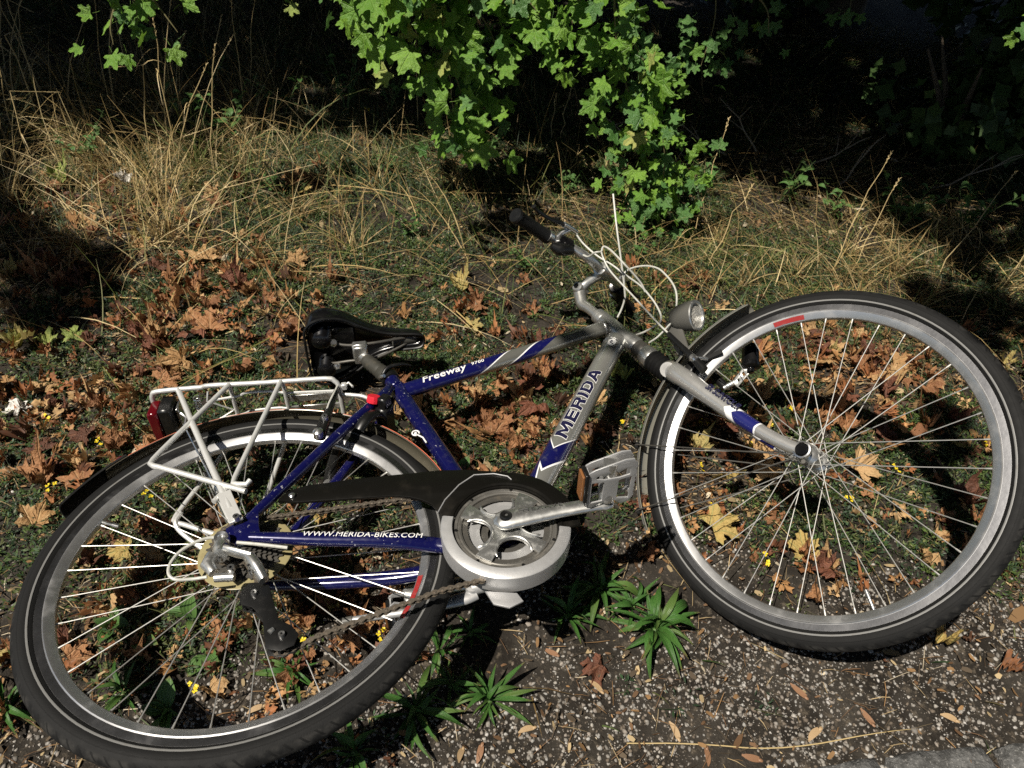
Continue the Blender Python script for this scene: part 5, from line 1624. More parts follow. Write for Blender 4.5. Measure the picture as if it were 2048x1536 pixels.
uniq = [('yellow', 6, 0.640, 0.870, 0.050, 0.2, 0.25, 0.05, 0.012, 'veined yellow leaf lying flat inside the lower front wheel'),
        ('pale', 3, -1.14, 1.13, 0.042, 1.1, 0.3, 0.2, 0.02, 'bleached white leaf left of the rear lamp'),
        ('pale', 5, -1.31, 2.12, 0.042, 1.6, 0.2, 0.2, 0.03, 'curled whitish leaf among the tall straw'),
        ('lime', 2, -1.53, 2.10, 0.065, 0.4, 0.4, 0.1, 0.04, 'crumpled yellow-green leaf near the left edge of the straw'),
        ('lime', 5, -1.24, 1.335, 0.040, 2.0, 0.3, 0.1, 0.02, 'leftmost of the lime leaves in a row behind the rear wheel'),
        ('lime', 1, -1.18, 1.345, 0.042, 1.2, 0.2, 0.2, 0.02, 'spotted lime leaf, second of the row behind the rear wheel'),
        ('lime', 4, -1.125, 1.36, 0.038, 0.5, 0.4, 0.2, 0.025, 'small lime leaf, third of the row behind the rear wheel'),
        ('yellow', 4, 0.50, 1.055, 0.050, 2.9, 0.9, 0.2, 0.045, 'tan leaf standing on edge left of the front hub'),
        ('tan', 1, 0.585, 1.045, 0.050, -0.5, 1.1, -0.3, 0.05, 'upright golden leaf standing below the front hub'),
        ('yellow', 2, 0.455, 1.125, 0.045, 0.7, 0.3, 0.1, 0.02, 'holed yellow leaf beside the front mudguard'),
        ('lime', 2, 0.300, 1.375, 0.048, 1.9, 0.2, 0.3, 0.02, 'crumpled lime leaf under the lower headset'),
        ('yellow', 2, 0.870, 0.715, 0.050, 2.2, 0.3, 0.2, 0.012, 'yellow flecked leaf on the gravel below the front tyre'),
        ('dark', 3, 0.205, 0.615, 0.045, 2.2, 0.3, 0.1, 0.012, 'reddish leaf beneath the plantain nearest the front tyre'),
        ('russet', 6, -0.800, 1.425, 0.062, 0.3, 0.25, 0.1, 0.02, 'broad orange leaf lying open behind the rack'),
        ('tan', 0, 0.800, 1.10, 0.060, -0.9, 0.35, 0.3, 0.03, 'tan leaf right of the front hub'),
        ('dark', 2, 1.055, 1.035, 0.055, 1.2, 0.3, 0.1, 0.02, 'brown red leaf inside the right of the front rim')]
for u_ in uniq:
    place_leaf(*u_)
CLU = [(-1.39, 1.62, .10, 7), (-1.29, 1.94, .14, 8), (-0.83, 1.52, .16, 16), (-0.92, 1.41, .14, 14), (-1.26, 1.52, .12, 8), (-1.22, 1.24, .12, 8), (-0.99, 1.19, .12, 7), (-0.84, 1.12, .14, 8), (-0.74, 2.21, .06, 4), (-0.67, 1.54, .10, 8),
       (-0.91, 0.96, .10, 6), (-0.66, 0.76, .10, 9), (-0.44, 0.60, .10, 9), (-0.72, 0.60, .09, 8), (-0.31, 0.62, .09, 7), (-0.15, 1.22, .12, 9), (-0.03, 1.29, .10, 7), (-0.02, 1.12, .10, 7), (0.10, 1.21, .10, 6), (-0.25, 1.08, .12, 9),
       (0.79, 1.53, .10, 9), (0.92, 1.55, .10, 9), (1.03, 1.50, .09, 7), (0.80, 1.33, .14, 9), (0.50, 1.22, .12, 7), (1.08, 1.28, .10, 6), (0.93, 0.99, .12, 5), (0.62, 0.92, .10, 6), (-0.22, 0.68, .09, 7), (0.32, 0.95, .06, 4),
       (1.45, 1.64, .10, 5), (0.10, 1.49, .08, 4), (-0.12, 1.58, .08, 5), (0.48, 1.84, .06, 4), (-1.0, 1.80, .16, 9), (-1.55, 2.0, .16, 7), (-0.45, 0.85, .10, 7), (-1.1, 1.02, .12, 6), (1.30, 1.15, .12, 4), (0.4, 1.45, .15, 4), (-0.55, 1.3, .1, 5), (-0.78, 0.47, .06, 3)]
nl = len(uniq)
for (cx, cy, cr, nn) in CLU:
    for _ in range(nn):
        if nl >= 300:
            break
        x = random.gauss(cx, cr * 0.75); y = random.gauss(cy, cr * 0.75)
        if y < 0.42: continue
        col = random.choices(('russet', 'tan', 'dark', 'yellow'), (0.46, 0.28, 0.20, 0.06))[0]
        k = random.choices(range(VAR), (0.12, 0.2, 0.30, 0.16, 0.10, 0.05, 0.07))[0]
        size = random.uniform(0.030, 0.058) * (0.72 if y < 0.8 else 1.0)
        z_ = zone(x, y)
        place_leaf(col, k, x, y, size, random.uniform(0, 6.28), random.gauss(0.08, 0.28), random.gauss(0, 0.28), random.uniform(0.004, 0.024) + (size * 0.25 if k == 4 else 0), '%s %s maple leaf %s' % (SHAPE[k], COLN[col], z_))
        nl += 1

def litter_heap():
    """The finer, broken and half-buried leaves between the countable ones: one mass."""
    V, Q, C, o = [], [], [], 0
    base = []
    for k in range(VAR):
        me = FL['russet'][k]
        nv = len(me.vertices); co_ = np.empty(nv * 3, np.float32); me.vertices.foreach_get('co', co_)
        co_ = co_.reshape(-1, 3)
        q = np.array([list(p.vertices) if len(p.vertices) == 4 else list(p.vertices) + [p.vertices[2]] for p in me.polygons])
        base.append((co_, q))
    cols = [(0.24, 0.095, 0.036), (0.36, 0.19, 0.075), (0.13, 0.052, 0.026), (0.44, 0.28, 0.13), (0.075, 0.036, 0.02), (0.30, 0.13, 0.05)]
    for (cx, cy, cr, nn) in CLU:
        for _ in range(int(nn * 5.2)):
            x = random.gauss(cx, cr * 1.05); y = random.gauss(cy, cr * 1.05)
            if y < 0.42:
                continue
            co_, q = random.choice(base)
            s_ = random.uniform(0.012, 0.038) * (0.8 if y < 0.8 else 1)
            M = (Matrix.Rotation(random.uniform(0, 6.28), 3, 'Z') @ Matrix.Rotation(random.gauss(0, 0.55), 3, 'X') @ Matrix.Rotation(random.gauss(0, 0.55), 3, 'Y'))
            M = np.array(M)
            sc = np.array([random.uniform(0.55, 1.1), random.uniform(0.8, 1.1), random.uniform(0.9, 1.7)]) * s_
            P = (co_ * sc) @ M.T + np.array([x, y, float(hgt(x, y)) + random.uniform(0.002, 0.024)])
            V.append(P); Q.append(q + o); o += len(P)
            c = np.array(random.choices(cols, (0.28, 0.22, 0.2, 0.1, 0.12, 0.08))[0]) * random.uniform(0.7, 1.25)
            C.append(np.repeat(c[None], len(P), 0) * (0.8 + 0.4 * vnoise(P[:, 0] * 90, P[:, 1] * 90)[:, None]))
    Qa = np.concatenate(Q)
    me = np_mesh('leaf_litter', np.concatenate(V), Qa, colmat('litter_leaf', 0.6, 0.15, 0.3, nscale=120), np.concatenate(C), True)
    tag(link('leaf_litter', me), kind='stuff')


litter_heap()

# maple keys (winged seeds) on the path
t_ = NT('winged_seed')
nz = t_.noise(60, 4, t_.coord())
M_key = t_.done(t_.bsdf(t_.mix(t_.step(nz, 0.4, 0.65), (0.28, 0.18, 0.09), (0.42, 0.31, 0.18)), 0.6))
t_ = NT('rusty_winged_seed')
M_key2 = t_.done(t_.bsdf(t_.mix(t_.step(t_.noise(60, 4, t_.coord()), 0.4, 0.65), (0.17, 0.085, 0.045), (0.27, 0.15, 0.08)), 0.6))
def key_mesh(mat, bend):
    m = MB()
    V, F = [], []
    N = 11
    for i in range(N):
        t = i / (N - 1)
        wv = (0.10 + 0.28 * math.sin(PI * min(1, t * 0.62 + 0.28)) ** 1.5) * (1 if t < 0.9 else 0.7) if t < 1 else 0.1
        c = bend * math.sin(t * 2.6)
        for s in (-1, 0, 1):
            V.append((c + wv * s * (1.15 if s > 0 else 0.75), t * 2 - 0.6, 0.07 * math.sin(t * 3) + (0.05 if s == 1 else 0)))
    for i in range(N - 1):
        for k in range(2):
            a = i * 3 + k
            F.append((a, a + 1, a + 4, a + 3))
    m.add(V, F)
    m.sphere((0, -0.72, 0.05), 0.2, 10, 0, (1, 1.5, 0.7))
    return m.mesh('maple_key', mat)
KM = [key_mesh(M_key, 0.12), key_mesh(M_key2, -0.15)]
keys = [(-0.04, 0.445, 0, 2.9), (0.19, 0.57, 0, 0.9), (0.07, 0.49, 0, 2.0), (0.32, 0.50, 0, 0.5), (0.56, 0.59, 1, 0.7), (0.37, 0.47, 1, 3.0), (0.45, 0.47, 1, 1.4), (0.11, 0.63, 1, 1.0), (0.57, 0.52, 0, 2.3), (0.67, 0.55, 1, 0.4), (-0.01, 0.45, 1, 2.9), (-0.30, 0.48, 1, 1.9), (-0.39, 0.49, 0, 2.2), (0.82, 0.56, 0, 1.3), (-0.62, 0.45, 1, 0.2)]
where = ('at the bottom edge below the rear tyre', 'on the bare gravel between the wheels', 'on the gravel near the kerb')
for i, (x, y, k, a) in enumerate(keys):
    o = link('maple_key', KM[k]); s_ = random.uniform(0.0135, 0.0175)
    o.location = (x, y, float(hgt(x, y)) + 0.004); o.rotation_euler = (random.gauss(0, 0.15), random.gauss(0, 0.15), a); o.scale = (s_, s_, s_)
    tag(o, '%s winged maple seed lying %s' % (('pale tan', 'rusty brown')[k], where[0] if x < 0.02 else (where[1] if x < 0.35 else where[2])), 'seed', 'winged maple seeds on the gravel')

# ------------------------------------------------------------------ green plants
def plain_leaf_mat(name, c1, c2):
    t = NT(name)
    u, v = t.uv()
    rib = t.step(t.math('ABSOLUTE', u), 0.10, 0.02)
    par = t.math('ABSOLUTE', t.math('SUBTRACT', t.math('FRACT', t.math('MULTIPLY', t.math('ABSOLUTE', u), 3.2)), 0.5))
    n = t.noise(45, 4, t.coord())
    c = t.mix(t.step(n, 0.35, 0.65), c1, c2)
    c = t.mix(t.math('MULTIPLY', rib, 0.4), c, (0.14, 0.22, 0.07))
    c = t.mix(t.math('MULTIPLY', t.step(t.math('ADD', v, t.math('MULTIPLY', n, 0.25)), 0.98, 1.12), 0.8), c, (0.16, 0.11, 0.05))
    rnd = t.n('ShaderNodeObjectInfo').outputs['Random']
    c = t.mix(t.math('MULTIPLY', t.step(rnd, 0.6, 1.0), 0.45), c, (0.13, 0.17, 0.045))
    b = t.bsdf(c, 0.48, 0, t.bump(t.math('ADD', par, rib), 0.6, 0.002), 0.4)
    tr = t.n('ShaderNodeBsdfTranslucent'); t.put(tr.inputs[0], c)
    mx = t.n('ShaderNodeMixShader'); t.put(mx.inputs[0], 0.2)
    t.t.links.new(b, mx.inputs[1]); t.t.links.new(tr.outputs[0], mx.inputs[2])
    return t.done(mx.outputs[0])
M_plan = plain_leaf_mat('plantain_green', (0.035, 0.105, 0.018), (0.060, 0.150, 0.028))
M_broad = plain_leaf_mat('seedling_green', (0.055, 0.13, 0.03), (0.085, 0.17, 0.045))


def strap_mesh(name, mat, wid, arch, twist, N=9, side=None):
    """A unit-long strap or oval leaf from the origin along +x, arching over."""
    V, F = [], []
    for i in range(N):
        t = i / (N - 1)
        wv = wid * (0.14 + 0.86 * math.sin(PI * min(1.0, max(0.0, t * 1.12 - 0.12)) ** 0.95) ** 1.1) * (1 if t < 0.9 else 0.9) if t < 0.995 else 0.006
        x = t - 0.12 * arch * t * t; z = arch * (1.15 * t - 1.35 * t * t)
        tw = twist * t
        sb = (0.28 * twist if side is None else side) * t * t
        for s in (-1, -0.5, 0, 0.5, 1):
            V.append((x, sb + wv * s * math.cos(tw), z + abs(s) * wv * 0.45 + wv * s * math.sin(tw)))
    for i in range(N - 1):
        for k in range(4):
            a = i * 5 + k
            F.append((a, a + 5, a + 6, a + 1))
    me = bpy.data.meshes.new(name); me.from_pydata(V, [], F)
    ul = me.uv_layers.new(name='UVMap')
    for lp in me.loops:
        ul.data[lp.index].uv = ((lp.vertex_index % 5 - 2) / 2, (lp.vertex_index // 5) / (N - 1))
    me.polygons.foreach_set('use_smooth', [True] * len(me.polygons)); me.materials.append(mat); me.update()
    return me
STR = [strap_mesh('leaf', M_plan, 0.062, 0.55, 0.7), strap_mesh('leaf', M_plan, 0.075, 0.8, -0.9), strap_mesh('leaf', M_plan, 0.050, 0.35, 0.3), strap_mesh('leaf', M_plan, 0.080, 1.2, 1.0), strap_mesh('leaf', M_plan, 0.058, 0.0, -0.5)]
BRD = [strap_mesh('leaf', M_broad, 0.24, 0.4, 0.3), strap_mesh('leaf', M_broad, 0.20, 0.6, -0.5), strap_mesh('leaf', M_broad, 0.28, 0.2, 0.2)]


def rosette(name, label, cat, x, y, n, L, meshes, group=None, up=0.55):
    r = empty(name, None, Matrix.Translation((x, y, float(hgt(x, y)) + 0.002)))
    tag(r, label, cat, group)
    m = MB(); m.sphere((0, 0, 0.003), 0.006, 8); m.build('crown', M_broad, r)
    n = int(n * (1.5 if meshes is STR else 1))
    for k in range(n):
        a = 2.399 * k + random.gauss(0, 0.5)
        l = L * random.uniform(0.45, 1.25)
        el = random.uniform(0.05, up) if k < n * 0.7 else random.uniform(up, up + 0.6)
        o = link('leaf', random.choice(meshes), r)
        o.matrix_basis = Matrix.Rotation(a, 4, 'Z') @ Matrix.Rotation(-el, 4, 'Y') @ Matrix.Rotation(random.gauss(0, 0.3), 4, 'X') @ Matrix.Diagonal((l, l, l, 1))
    return r


PG = 'plantain rosettes beside the gravel'
for (x, y, n, L, lab) in [(0.20, 0.765, 24, 0.085, 'upper plantain rosette in the shade of the pedal'), (0.135, 0.705, 17, 0.075, 'spiky plantain rosette below the chain guard'), (0.305, 0.690, 26, 0.098, 'largest plantain rosette, nearest the front tyre'), (0.265, 0.735, 10, 0.07, 'small plantain rosette squeezed between two larger ones'),
                          (0.00, 0.535, 18, 0.078, 'dark plantain rosette right of the pair below the rear tyre'), (-0.128, 0.505, 18, 0.085, 'bright plantain rosette just below the rear tyre'), (-0.07, 0.555, 9, 0.06, 'small plantain rosette between the pair below the rear tyre'), (-0.215, 0.432, 11, 0.065, 'plantain rosette cut by the bottom edge of the view'), (-0.79, 0.455, 14, 0.075, 'plantain rosette left of the rear tyre'),
                          (-0.35, 0.555, 13, 0.065, 'plantain rosette seen inside the lower right of the rear wheel'), (-0.045, 0.655, 9, 0.055, 'low plantain under the kickstand end'), (-0.10, 0.615, 8, 0.06, 'thin plantain touching the rear tyre tread'), (-0.62, 0.495, 9, 0.06, 'plantain inside the lower left of the rear rim')]:
    rosette('plantain', lab, 'plant', x, y, n, L, STR, PG)
for (x, y, n, L, lab) in [(-0.63, 0.59, 6, 0.05, 'broad-leaved seedling left of the derailleur'), (-0.555, 0.640, 7, 0.055, 'broad-leaved seedling below the spoke protector'), (-0.535, 0.475, 6, 0.05, 'broad-leaved seedling at the bottom of the rear rim'), (-0.70, 0.62, 5, 0.045, 'small seedling in the shade of the rear tyre'), (-0.50, 0.58, 6, 0.05, 'round-leaved weed near the lower jockey wheel'), (-0.10, 1.02, 4, 0.05, 'single bright green weed behind the chain case')]:
    rosette('seedling', lab, 'plant', x, y, n, L, BRD, 'broad-leaved seedlings inside the rear wheel', 0.7)

# yellow flowers: a thin stalk and a head of small petals
M_pet = plain('yellow_petal', (0.66, 0.50, 0.015), 0.5, 0, 0.1, 200, (0.5, 0.3, 0.02))
M_stem = plain('flower_stem', (0.07, 0.12, 0.03), 0.6, 0, 0.1)
def flower_meshes(seed):
    r = random.Random(seed)
    m = MB()
    V, F = [], []
    for q in range(r.randint(3, 5)):
        cx, cy, cz = r.gauss(0, 0.0055), r.gauss(0, 0.0055), r.uniform(-0.002, 0.005)
        for k in range(5):
            a = k * 1.2566 + r.random(); d = (math.cos(a), math.sin(a)); l = r.uniform(0.0035, 0.006); up = r.uniform(0.0, 0.004)
            o = len(V)
            V += [(cx, cy, cz), (cx + d[0] * l * .6 - d[1] * l * .4, cy + d[1] * l * .6 + d[0] * l * .4, cz + up), (cx + d[0] * l, cy + d[1] * l, cz + up * .7), (cx + d[0] * l * .6 + d[1] * l * .4, cy + d[1] * l * .6 - d[0] * l * .4, cz + up)]
            F.append((o, o + 1, o + 2, o + 3))
    m.add(V, F)
    return m.mesh('petals', M_pet)
FM = [flower_meshes(k) for k in range(5)]
flowers = [(-1.06, 1.10, 'left of the rear wheel near the white leaf'), (-0.95, 0.90, 'left of the rear rim'), (-0.73, 0.88, 'inside the rear rim by the rack foot'), (-0.44, 0.64, 'beside the derailleur cage'), (-0.34, 0.59, 'inside the rear wheel below the chain'), (-0.50, 0.51, 'low inside the rear wheel'), (-0.21, 0.63, 'touching the inner edge of the rear tyre'), (0.46, 1.21, 'beside the fork leg'), (0.70, 1.33, 'under the dynamo, upper one'), (0.69, 1.28, 'under the dynamo, lower one'), (0.56, 1.15, 'left of the front hub'), (0.44, 1.08, 'beside the front mudguard stays'), (0.45, 0.97, 'low beside the front rim'), (0.54, 0.85, 'cluster on the soil inside the front wheel'), (0.545, 0.838, 'second cluster on the soil inside the front wheel'), (0.77, 1.03, 'just below the front hub'), (0.90, 1.12, 'right of the front hub'), (1.13, 1.19, 'inside the right of the front rim'), (0.27, 1.19, 'between the pedal and the front mudguard'), (0.64, 1.24, 'behind the fork leg'), (-0.65, 2.80, 'far back under the maple'), (-0.91, 1.03, 'by the rear flap'), (-0.6, 2.55, 'in the grass below the middle branch'), (0.72, 1.36, 'beside the brake pad')]
for i, (x, y, w_) in enumerate(flowers):
    hh = random.uniform(0.02, 0.05)
    f_ = empty('yellow_flower', None, Matrix.Translation((x, y, float(hgt(x, y)))))
    tag(f_, 'small yellow flower head ' + w_, 'flower', 'yellow flowers in the ground cover')
    MB().tube([(0, 0, 0), (0.003, 0.002, hh * .6), (0, 0, hh)], 0.0008, 5).build('stem', M_stem, f_)
    o = link('petals', FM[i % 5], f_, Matrix.Translation((0, 0, hh)) @ RZ(i * 1.3)); o.rotation_euler.x = random.gauss(0.3, 0.2)

# ------------------------------------------------------------------ tall straw stalks and dead twigs
M_straw = plain('straw', (0.42, 0.32, 0.155), 0.45, 0, 0.5, 40, (0.22, 0.16, 0.07))
M_twig = plain('dead_twig', (0.24, 0.20, 0.15), 0.8, 0, 0.5, 40, (0.10, 0.08, 0.06))
STG = 'tall dry straw stalks standing over the verge'
def stalk(x, y, L, az, lean, label, r=0.0014, bent=None, head=True):
    b = empty('straw_stalk', None, Matrix.Translation((x, y, float(hgt(x, y)))))
    tag(b, label, 'grass stalk', STG)
    d = Vector((math.cos(az), math.sin(az), 0))
    P = []
    for i in range(7):
        t = i / 6
        P.append(d * (L * math.sin(lean) * t * (0.6 + 0.5 * t)) + Vector((0, 0, L * math.cos(lean) * (t - 0.12 * t * t))) + Vector((random.gauss(0, 0.004), random.gauss(0, 0.004), 0)))
    if bent:
        k = P[4].copy(); bd = Vector((math.cos(bent), math.sin(bent), -0.25)) * L * 0.3
        P[5] = k + bd * 0.5; P[6] = k + bd
    MB().tube(P, [r, r, r, r * .9, r * .75, r * .6, r * .4], 6).build('culm', M_straw, b)
    for q in range(random.randint(1, 3)):
        i = random.randint(1, 4); a = random.uniform(0, 6.28); l = L * random.uniform(0.12, 0.28)
        e = Vector((math.cos(a), math.sin(a), 0))
        m = MB(); V, F = [], []
        for k in range(6):
            t = k / 5
            p = P[i] + e * (l * t * 0.8) + Vector((0, 0, l * (0.55 * t - 0.9 * t * t)))
            s_ = Vector((-e.y, e.x, 0.3)) * 0.0022 * (1 - t * 0.9)
            V += [p - s_, p + s_]
        for k in range(5):
            F.append((2 * k, 2 * k + 1, 2 * k + 3, 2 * k + 2))
        m.add(V, F); m.build('blade', M_straw, b)
    if head:
        m = MB()
        t = (P[6] - P[5]).normalized()
        for k in range(9):
            p = P[6] - t * (0.005 * k); a = 2.4 * k
            q = p + (t + Vector((math.cos(a), math.sin(a), 0.2)) * 0.5).normalized() * 0.010
            m.tube([p, (p + q) / 2, q], [0.0006, 0.0015, 0.0003], 5)
        m.build('seed_head', M_straw, b)
    return b


for i in range(34):
    x = random.uniform(-2.25, -0.95); y = random.uniform(2.15, 3.0) + 0.10 * (-(x) - 1)
    stalk(x, y, random.uniform(0.26, 0.62), random.gauss(1.2, 1.0), random.uniform(0.08, 0.55), 'tall dry straw stalk standing in the thicket at the upper left', random.uniform(0.0014, 0.0023), (random.uniform(0, 6.28) if random.random() < 0.25 else None))
for i in range(16):
    x = random.uniform(-1.6, -0.7); y = random.uniform(1.75, 2.3)
    stalk(x, y, random.uniform(0.25, 0.5), random.gauss(0.1, 0.5) if i % 2 else random.gauss(2.6, 0.6), random.uniform(0.9, 1.35), 'long straw stalk leaning low over the leaf drift', random.uniform(0.0010, 0.0016), None, False)
for (x, y, L, az, ln, lab) in [(0.09, 2.78, 0.20, 1.4, 0.1, 'short straw stub under the middle branch'), (0.13, 2.80, 0.22, 1.2, 0.2, 'second straw stub under the middle branch'), (0.55, 2.08, 0.46, 1.15, 0.35, 'long leaning straw stalk right of the maple shoots'), (1.02, 2.02, 0.42, 1.0, 0.55, 'slanting straw stalk behind the front tyre'), (1.08, 2.0, 0.34, 1.05, 0.5, 'shorter slanting straw stalk behind the front tyre'), (1.35, 2.0, 0.40, 0.75, 0.6, 'straw stalk leaning right beyond the front tyre'), (0.60, 1.95, 0.3, 0.9, 0.5, 'bent straw stalk above the headlight'), (-0.30, 2.75, 0.3, 1.9, 0.3, 'single straw stalk left of the middle branch'), (-0.45, 2.78, 0.42, 1.6, 0.2, 'curled dry stalk below the dark gap')]:
    stalk(x, y, L, az, ln, lab, 0.0015)
# long straw on the gravel
m = MB(); P = [(0.235 + 0.5 * t, 0.478 + 0.055 * t * t + 0.004 * math.sin(9 * t), float(hgt(0.235 + 0.5 * t, 0.478)) + 0.006) for t in np.linspace(0, 1, 16)]
tag(MB().tube(P, [0.0011] * 12 + [0.001, 0.0008, 0.0006, 0.0004], 6).build('straw_stalk', M_straw), 'long single straw lying along the gravel near the kerb', 'grass stalk')
for i, (x, y, z, az, el, L) in enumerate([(0.78, 2.72, 0.02, 2.5, 0.35, 0.30), (0.92, 2.75, 0.02, 2.3, 0.6, 0.34), (1.10, 2.70, 0.01, 0.4, 0.5, 0.28), (1.55, 2.6, 0.0, 0.3, 0.45, 0.4), (0.70, 2.60, 0.02, 2.8, 0.15, 0.25), (1.2, 2.6, 0.01, 0.9, 0.7, 0.26), (-0.28, 2.95, 0.02, 0.7, 0.5, 0.2), (0.45, 2.75, 0.0, 2.2, 0.4, 0.35)]):
    b = empty('dead_twig', None, Matrix.Translation((x, y, float(hgt(x, y)) + z)))
    tag(b, ('grey dead twig beside the maple column', 'grey dead twig leaning left in the dark gap', 'grey dead twig rising to the right of centre', 'long grey dead twig near the right edge', 'short dead twig low beside the maple sapling', 'steep dead twig behind the bright weed', 'dead twig left of the middle branch', 'dead twig behind the maple column')[i], 'twig', 'dead twigs in front of the shade')
    d = Vector((math.cos(az) * math.cos(el), math.sin(az) * math.cos(el) * 0.4, math.sin(el)))
    P = [d * (L * t) + Vector((random.gauss(0, 0.006), random.gauss(0, 0.006), random.gauss(0, 0.006))) for t in np.linspace(0, 1, 6)]
    MB().tube(P, [0.004, 0.0035, 0.003, 0.0025, 0.002, 0.001], 7).build('twig', M_twig, b)
    for k in (2, 3):
        e = (d + Vector((random.gauss(0, .6), random.gauss(0, .4), random.gauss(0.1, .5)))).normalized()
        MB().tube([P[k], P[k] + e * L * 0.16, P[k] + e * L * 0.28], [0.002, 0.0015, 0.0007], 6).build('twig', M_twig, b)

# ------------------------------------------------------------------ hanging maple branches (every leaf a part)
M_bark = plain('maple_bark', (0.11, 0.085, 0.06), 0.8, 0, 0.5, 30, (0.05, 0.05, 0.04), bump=0.5)
M_shoot = plain('maple_shoot', (0.16, 0.14, 0.06), 0.6, 0, 0.3)
GL = {'green': [leaf_mesh('leaf', 'field', 300 + k, LM['green'], curl=(0.05, -0.18, 0.12, -0.10)[k], crump=0.035, fold=(0.15, -0.12, 0.25, 0.05)[k], petiole=0.55) for k in range(4)],
      'deep': [leaf_mesh('leaf', 'field', 340 + k, LM['deep'], curl=(0.05, -0.18, 0.12)[k], crump=0.035, fold=(0.15, -0.1, 0.25)[k], petiole=0.55) for k in range(3)],
      'lime': [leaf_mesh('leaf', 'field', 360 + k, LM['lime'], curl=0.1, crump=0.04, fold=0.15, petiole=0.4) for k in range(2)]}


def branch(name, label, paths, nleaf, size, spread, face=(-0.30, -0.78, 0.55), lime=0.02, deep=0.2, group='hanging maple branches', thick=0.004, cat='branch', down=0.6):
    """paths: polylines in world space; leaves sit round them on short petioles, turned to the light."""
    base = Vector(paths[0][0])
    b = empty(name, None, Matrix.Translation(base)); tag(b, label, cat, group)
    tot = []
    for p in paths:
        P = [Vector(q) - base for q in p]
        Q, R, _ = spline(P, [thick * (1 - 0.75 * i / (len(P) - 1)) for i in range(len(P))], [thick] * len(P), 6)
        MB().tube(Q, R, 7).build('twig', M_shoot, b)
        tot.append(Q)
    wts = [sum((q[i + 1] - q[i]).length for i in range(len(q) - 1)) for q in tot]
    fv = Vector(face).normalized()
    for k in range(nleaf):
        Q = random.choices(tot, wts)[0]
        i = random.randint(0, len(Q) - 2)
        p = Q[i].lerp(Q[i + 1], random.random())
        off = Vector((random.gauss(0, 1), random.gauss(0, 0.8), random.gauss(-0.15, 0.9))) * spread
        p2 = p + off
        n = (fv + Vector((random.gauss(0, 0.45), random.gauss(0, 0.40), random.gauss(0, 0.42)))).normalized()
        dv = Vector((random.gauss(0, 0.7), random.gauss(0, 0.3), random.gauss(-down, 0.5)))
        dv = (dv + off.normalized() * 0.5); dv = (dv - n * dv.dot(n)).normalized()
        sx = dv.cross(n)
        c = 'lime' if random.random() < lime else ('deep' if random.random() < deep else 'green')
        o = link('leaf', random.choice(GL[c]), b)
        s_ = size * random.uniform(0.65, 1.15)
        M = Matrix((sx, dv, n)).transposed().to_4x4()
        o.matrix_basis = Matrix.Translation(p2) @ M @ Matrix.Diagonal((s_, s_, s_, 1))
    return b


branch('maple_branch', 'big bright maple branch hanging in the top middle, tip pointing down', [[(-0.234, 2.34, 1.366), (-0.269, 2.293, 0.898), (-0.304, 2.27, 0.582), (-0.234, 2.258, 0.418), (-0.193, 2.246, 0.266)], [(-0.269, 2.293, 0.839), (-0.386, 2.223, 0.675), (-0.45, 2.2, 0.605)], [(-0.281, 2.281, 0.722), (-0.14, 2.305, 0.558), (-0.105, 2.317, 0.395)], [(-0.269, 2.293, 0.863), (-0.058, 2.305, 0.675), (0.035, 2.305, 0.582)]], 290, 0.060, 0.057, lime=0.04, deep=0.12)
branch('maple_branch', 'maple branch tip at the top edge left of the middle branch', [[(-0.50, 1.86, 1.15), (-0.40, 1.82, 0.90), (-0.37, 1.80, 0.74)], [(-0.42, 1.82, 0.9), (-0.30, 1.80, 0.80)]], 60, 0.052, 0.042, deep=0.05)
branch('maple_branch', 'maple shoot column right of centre reaching down to the grass', [[(0.16, 2.28, 1.30), (0.20, 2.25, 0.80), (0.24, 2.24, 0.56), (0.31, 2.22, 0.40), (0.36, 2.20, 0.27)], [(0.22, 2.25, 0.66), (0.33, 2.22, 0.52), (0.36, 2.2, 0.44)], [(0.19, 2.26, 0.85), (0.11, 2.24, 0.66), (0.10, 2.23, 0.58)]], 230, 0.045, 0.058, deep=0.3)
branch('maple_sapling', 'leafy maple sapling growing from the grass below the right shoot', [[(0.46, 2.16, 0.0), (0.44, 2.15, 0.14), (0.43, 2.14, 0.26), (0.40, 2.13, 0.36)], [(0.45, 2.15, 0.10), (0.34, 2.12, 0.17), (0.30, 2.10, 0.22)], [(0.45, 2.15, 0.08), (0.52, 2.14, 0.18), (0.55, 2.13, 0.28)]], 150, 0.034, 0.048, deep=0.45, cat='sapling')
branch('maple_branch', 'small maple spray at the top left above the straw', [[(-0.98, 2.02, 1.15), (-1.03, 2.0, 0.82), (-1.05, 1.98, 0.62)], [(-1.04, 2.0, 0.75), (-1.12, 1.98, 0.62), (-1.13, 1.97, 0.56)], [(-1.03, 2.0, 0.72), (-0.95, 1.98, 0.60)]], 46, 0.043, 0.040, deep=0.15)
branch('maple_branch', 'blurred maple twig at the right edge', [[(1.22, 1.72, 1.05), (1.10, 1.70, 0.86), (1.06, 1.69, 0.78)]], 11, 0.036, 0.022, deep=0.5)
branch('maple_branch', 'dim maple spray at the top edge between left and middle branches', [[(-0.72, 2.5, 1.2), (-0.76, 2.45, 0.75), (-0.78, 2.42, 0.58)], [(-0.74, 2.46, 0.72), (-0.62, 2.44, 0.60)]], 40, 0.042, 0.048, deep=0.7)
branch('maple_branch', 'dark green maple spray at the top right of the column', [[(0.38, 2.5, 1.2), (0.48, 2.46, 0.85), (0.55, 2.44, 0.62), (0.54, 2.43, 0.46)], [(0.5, 2.45, 0.75), (0.68, 2.42, 0.66), (0.72, 2.4, 0.58)]], 64, 0.038, 0.058, deep=0.8)
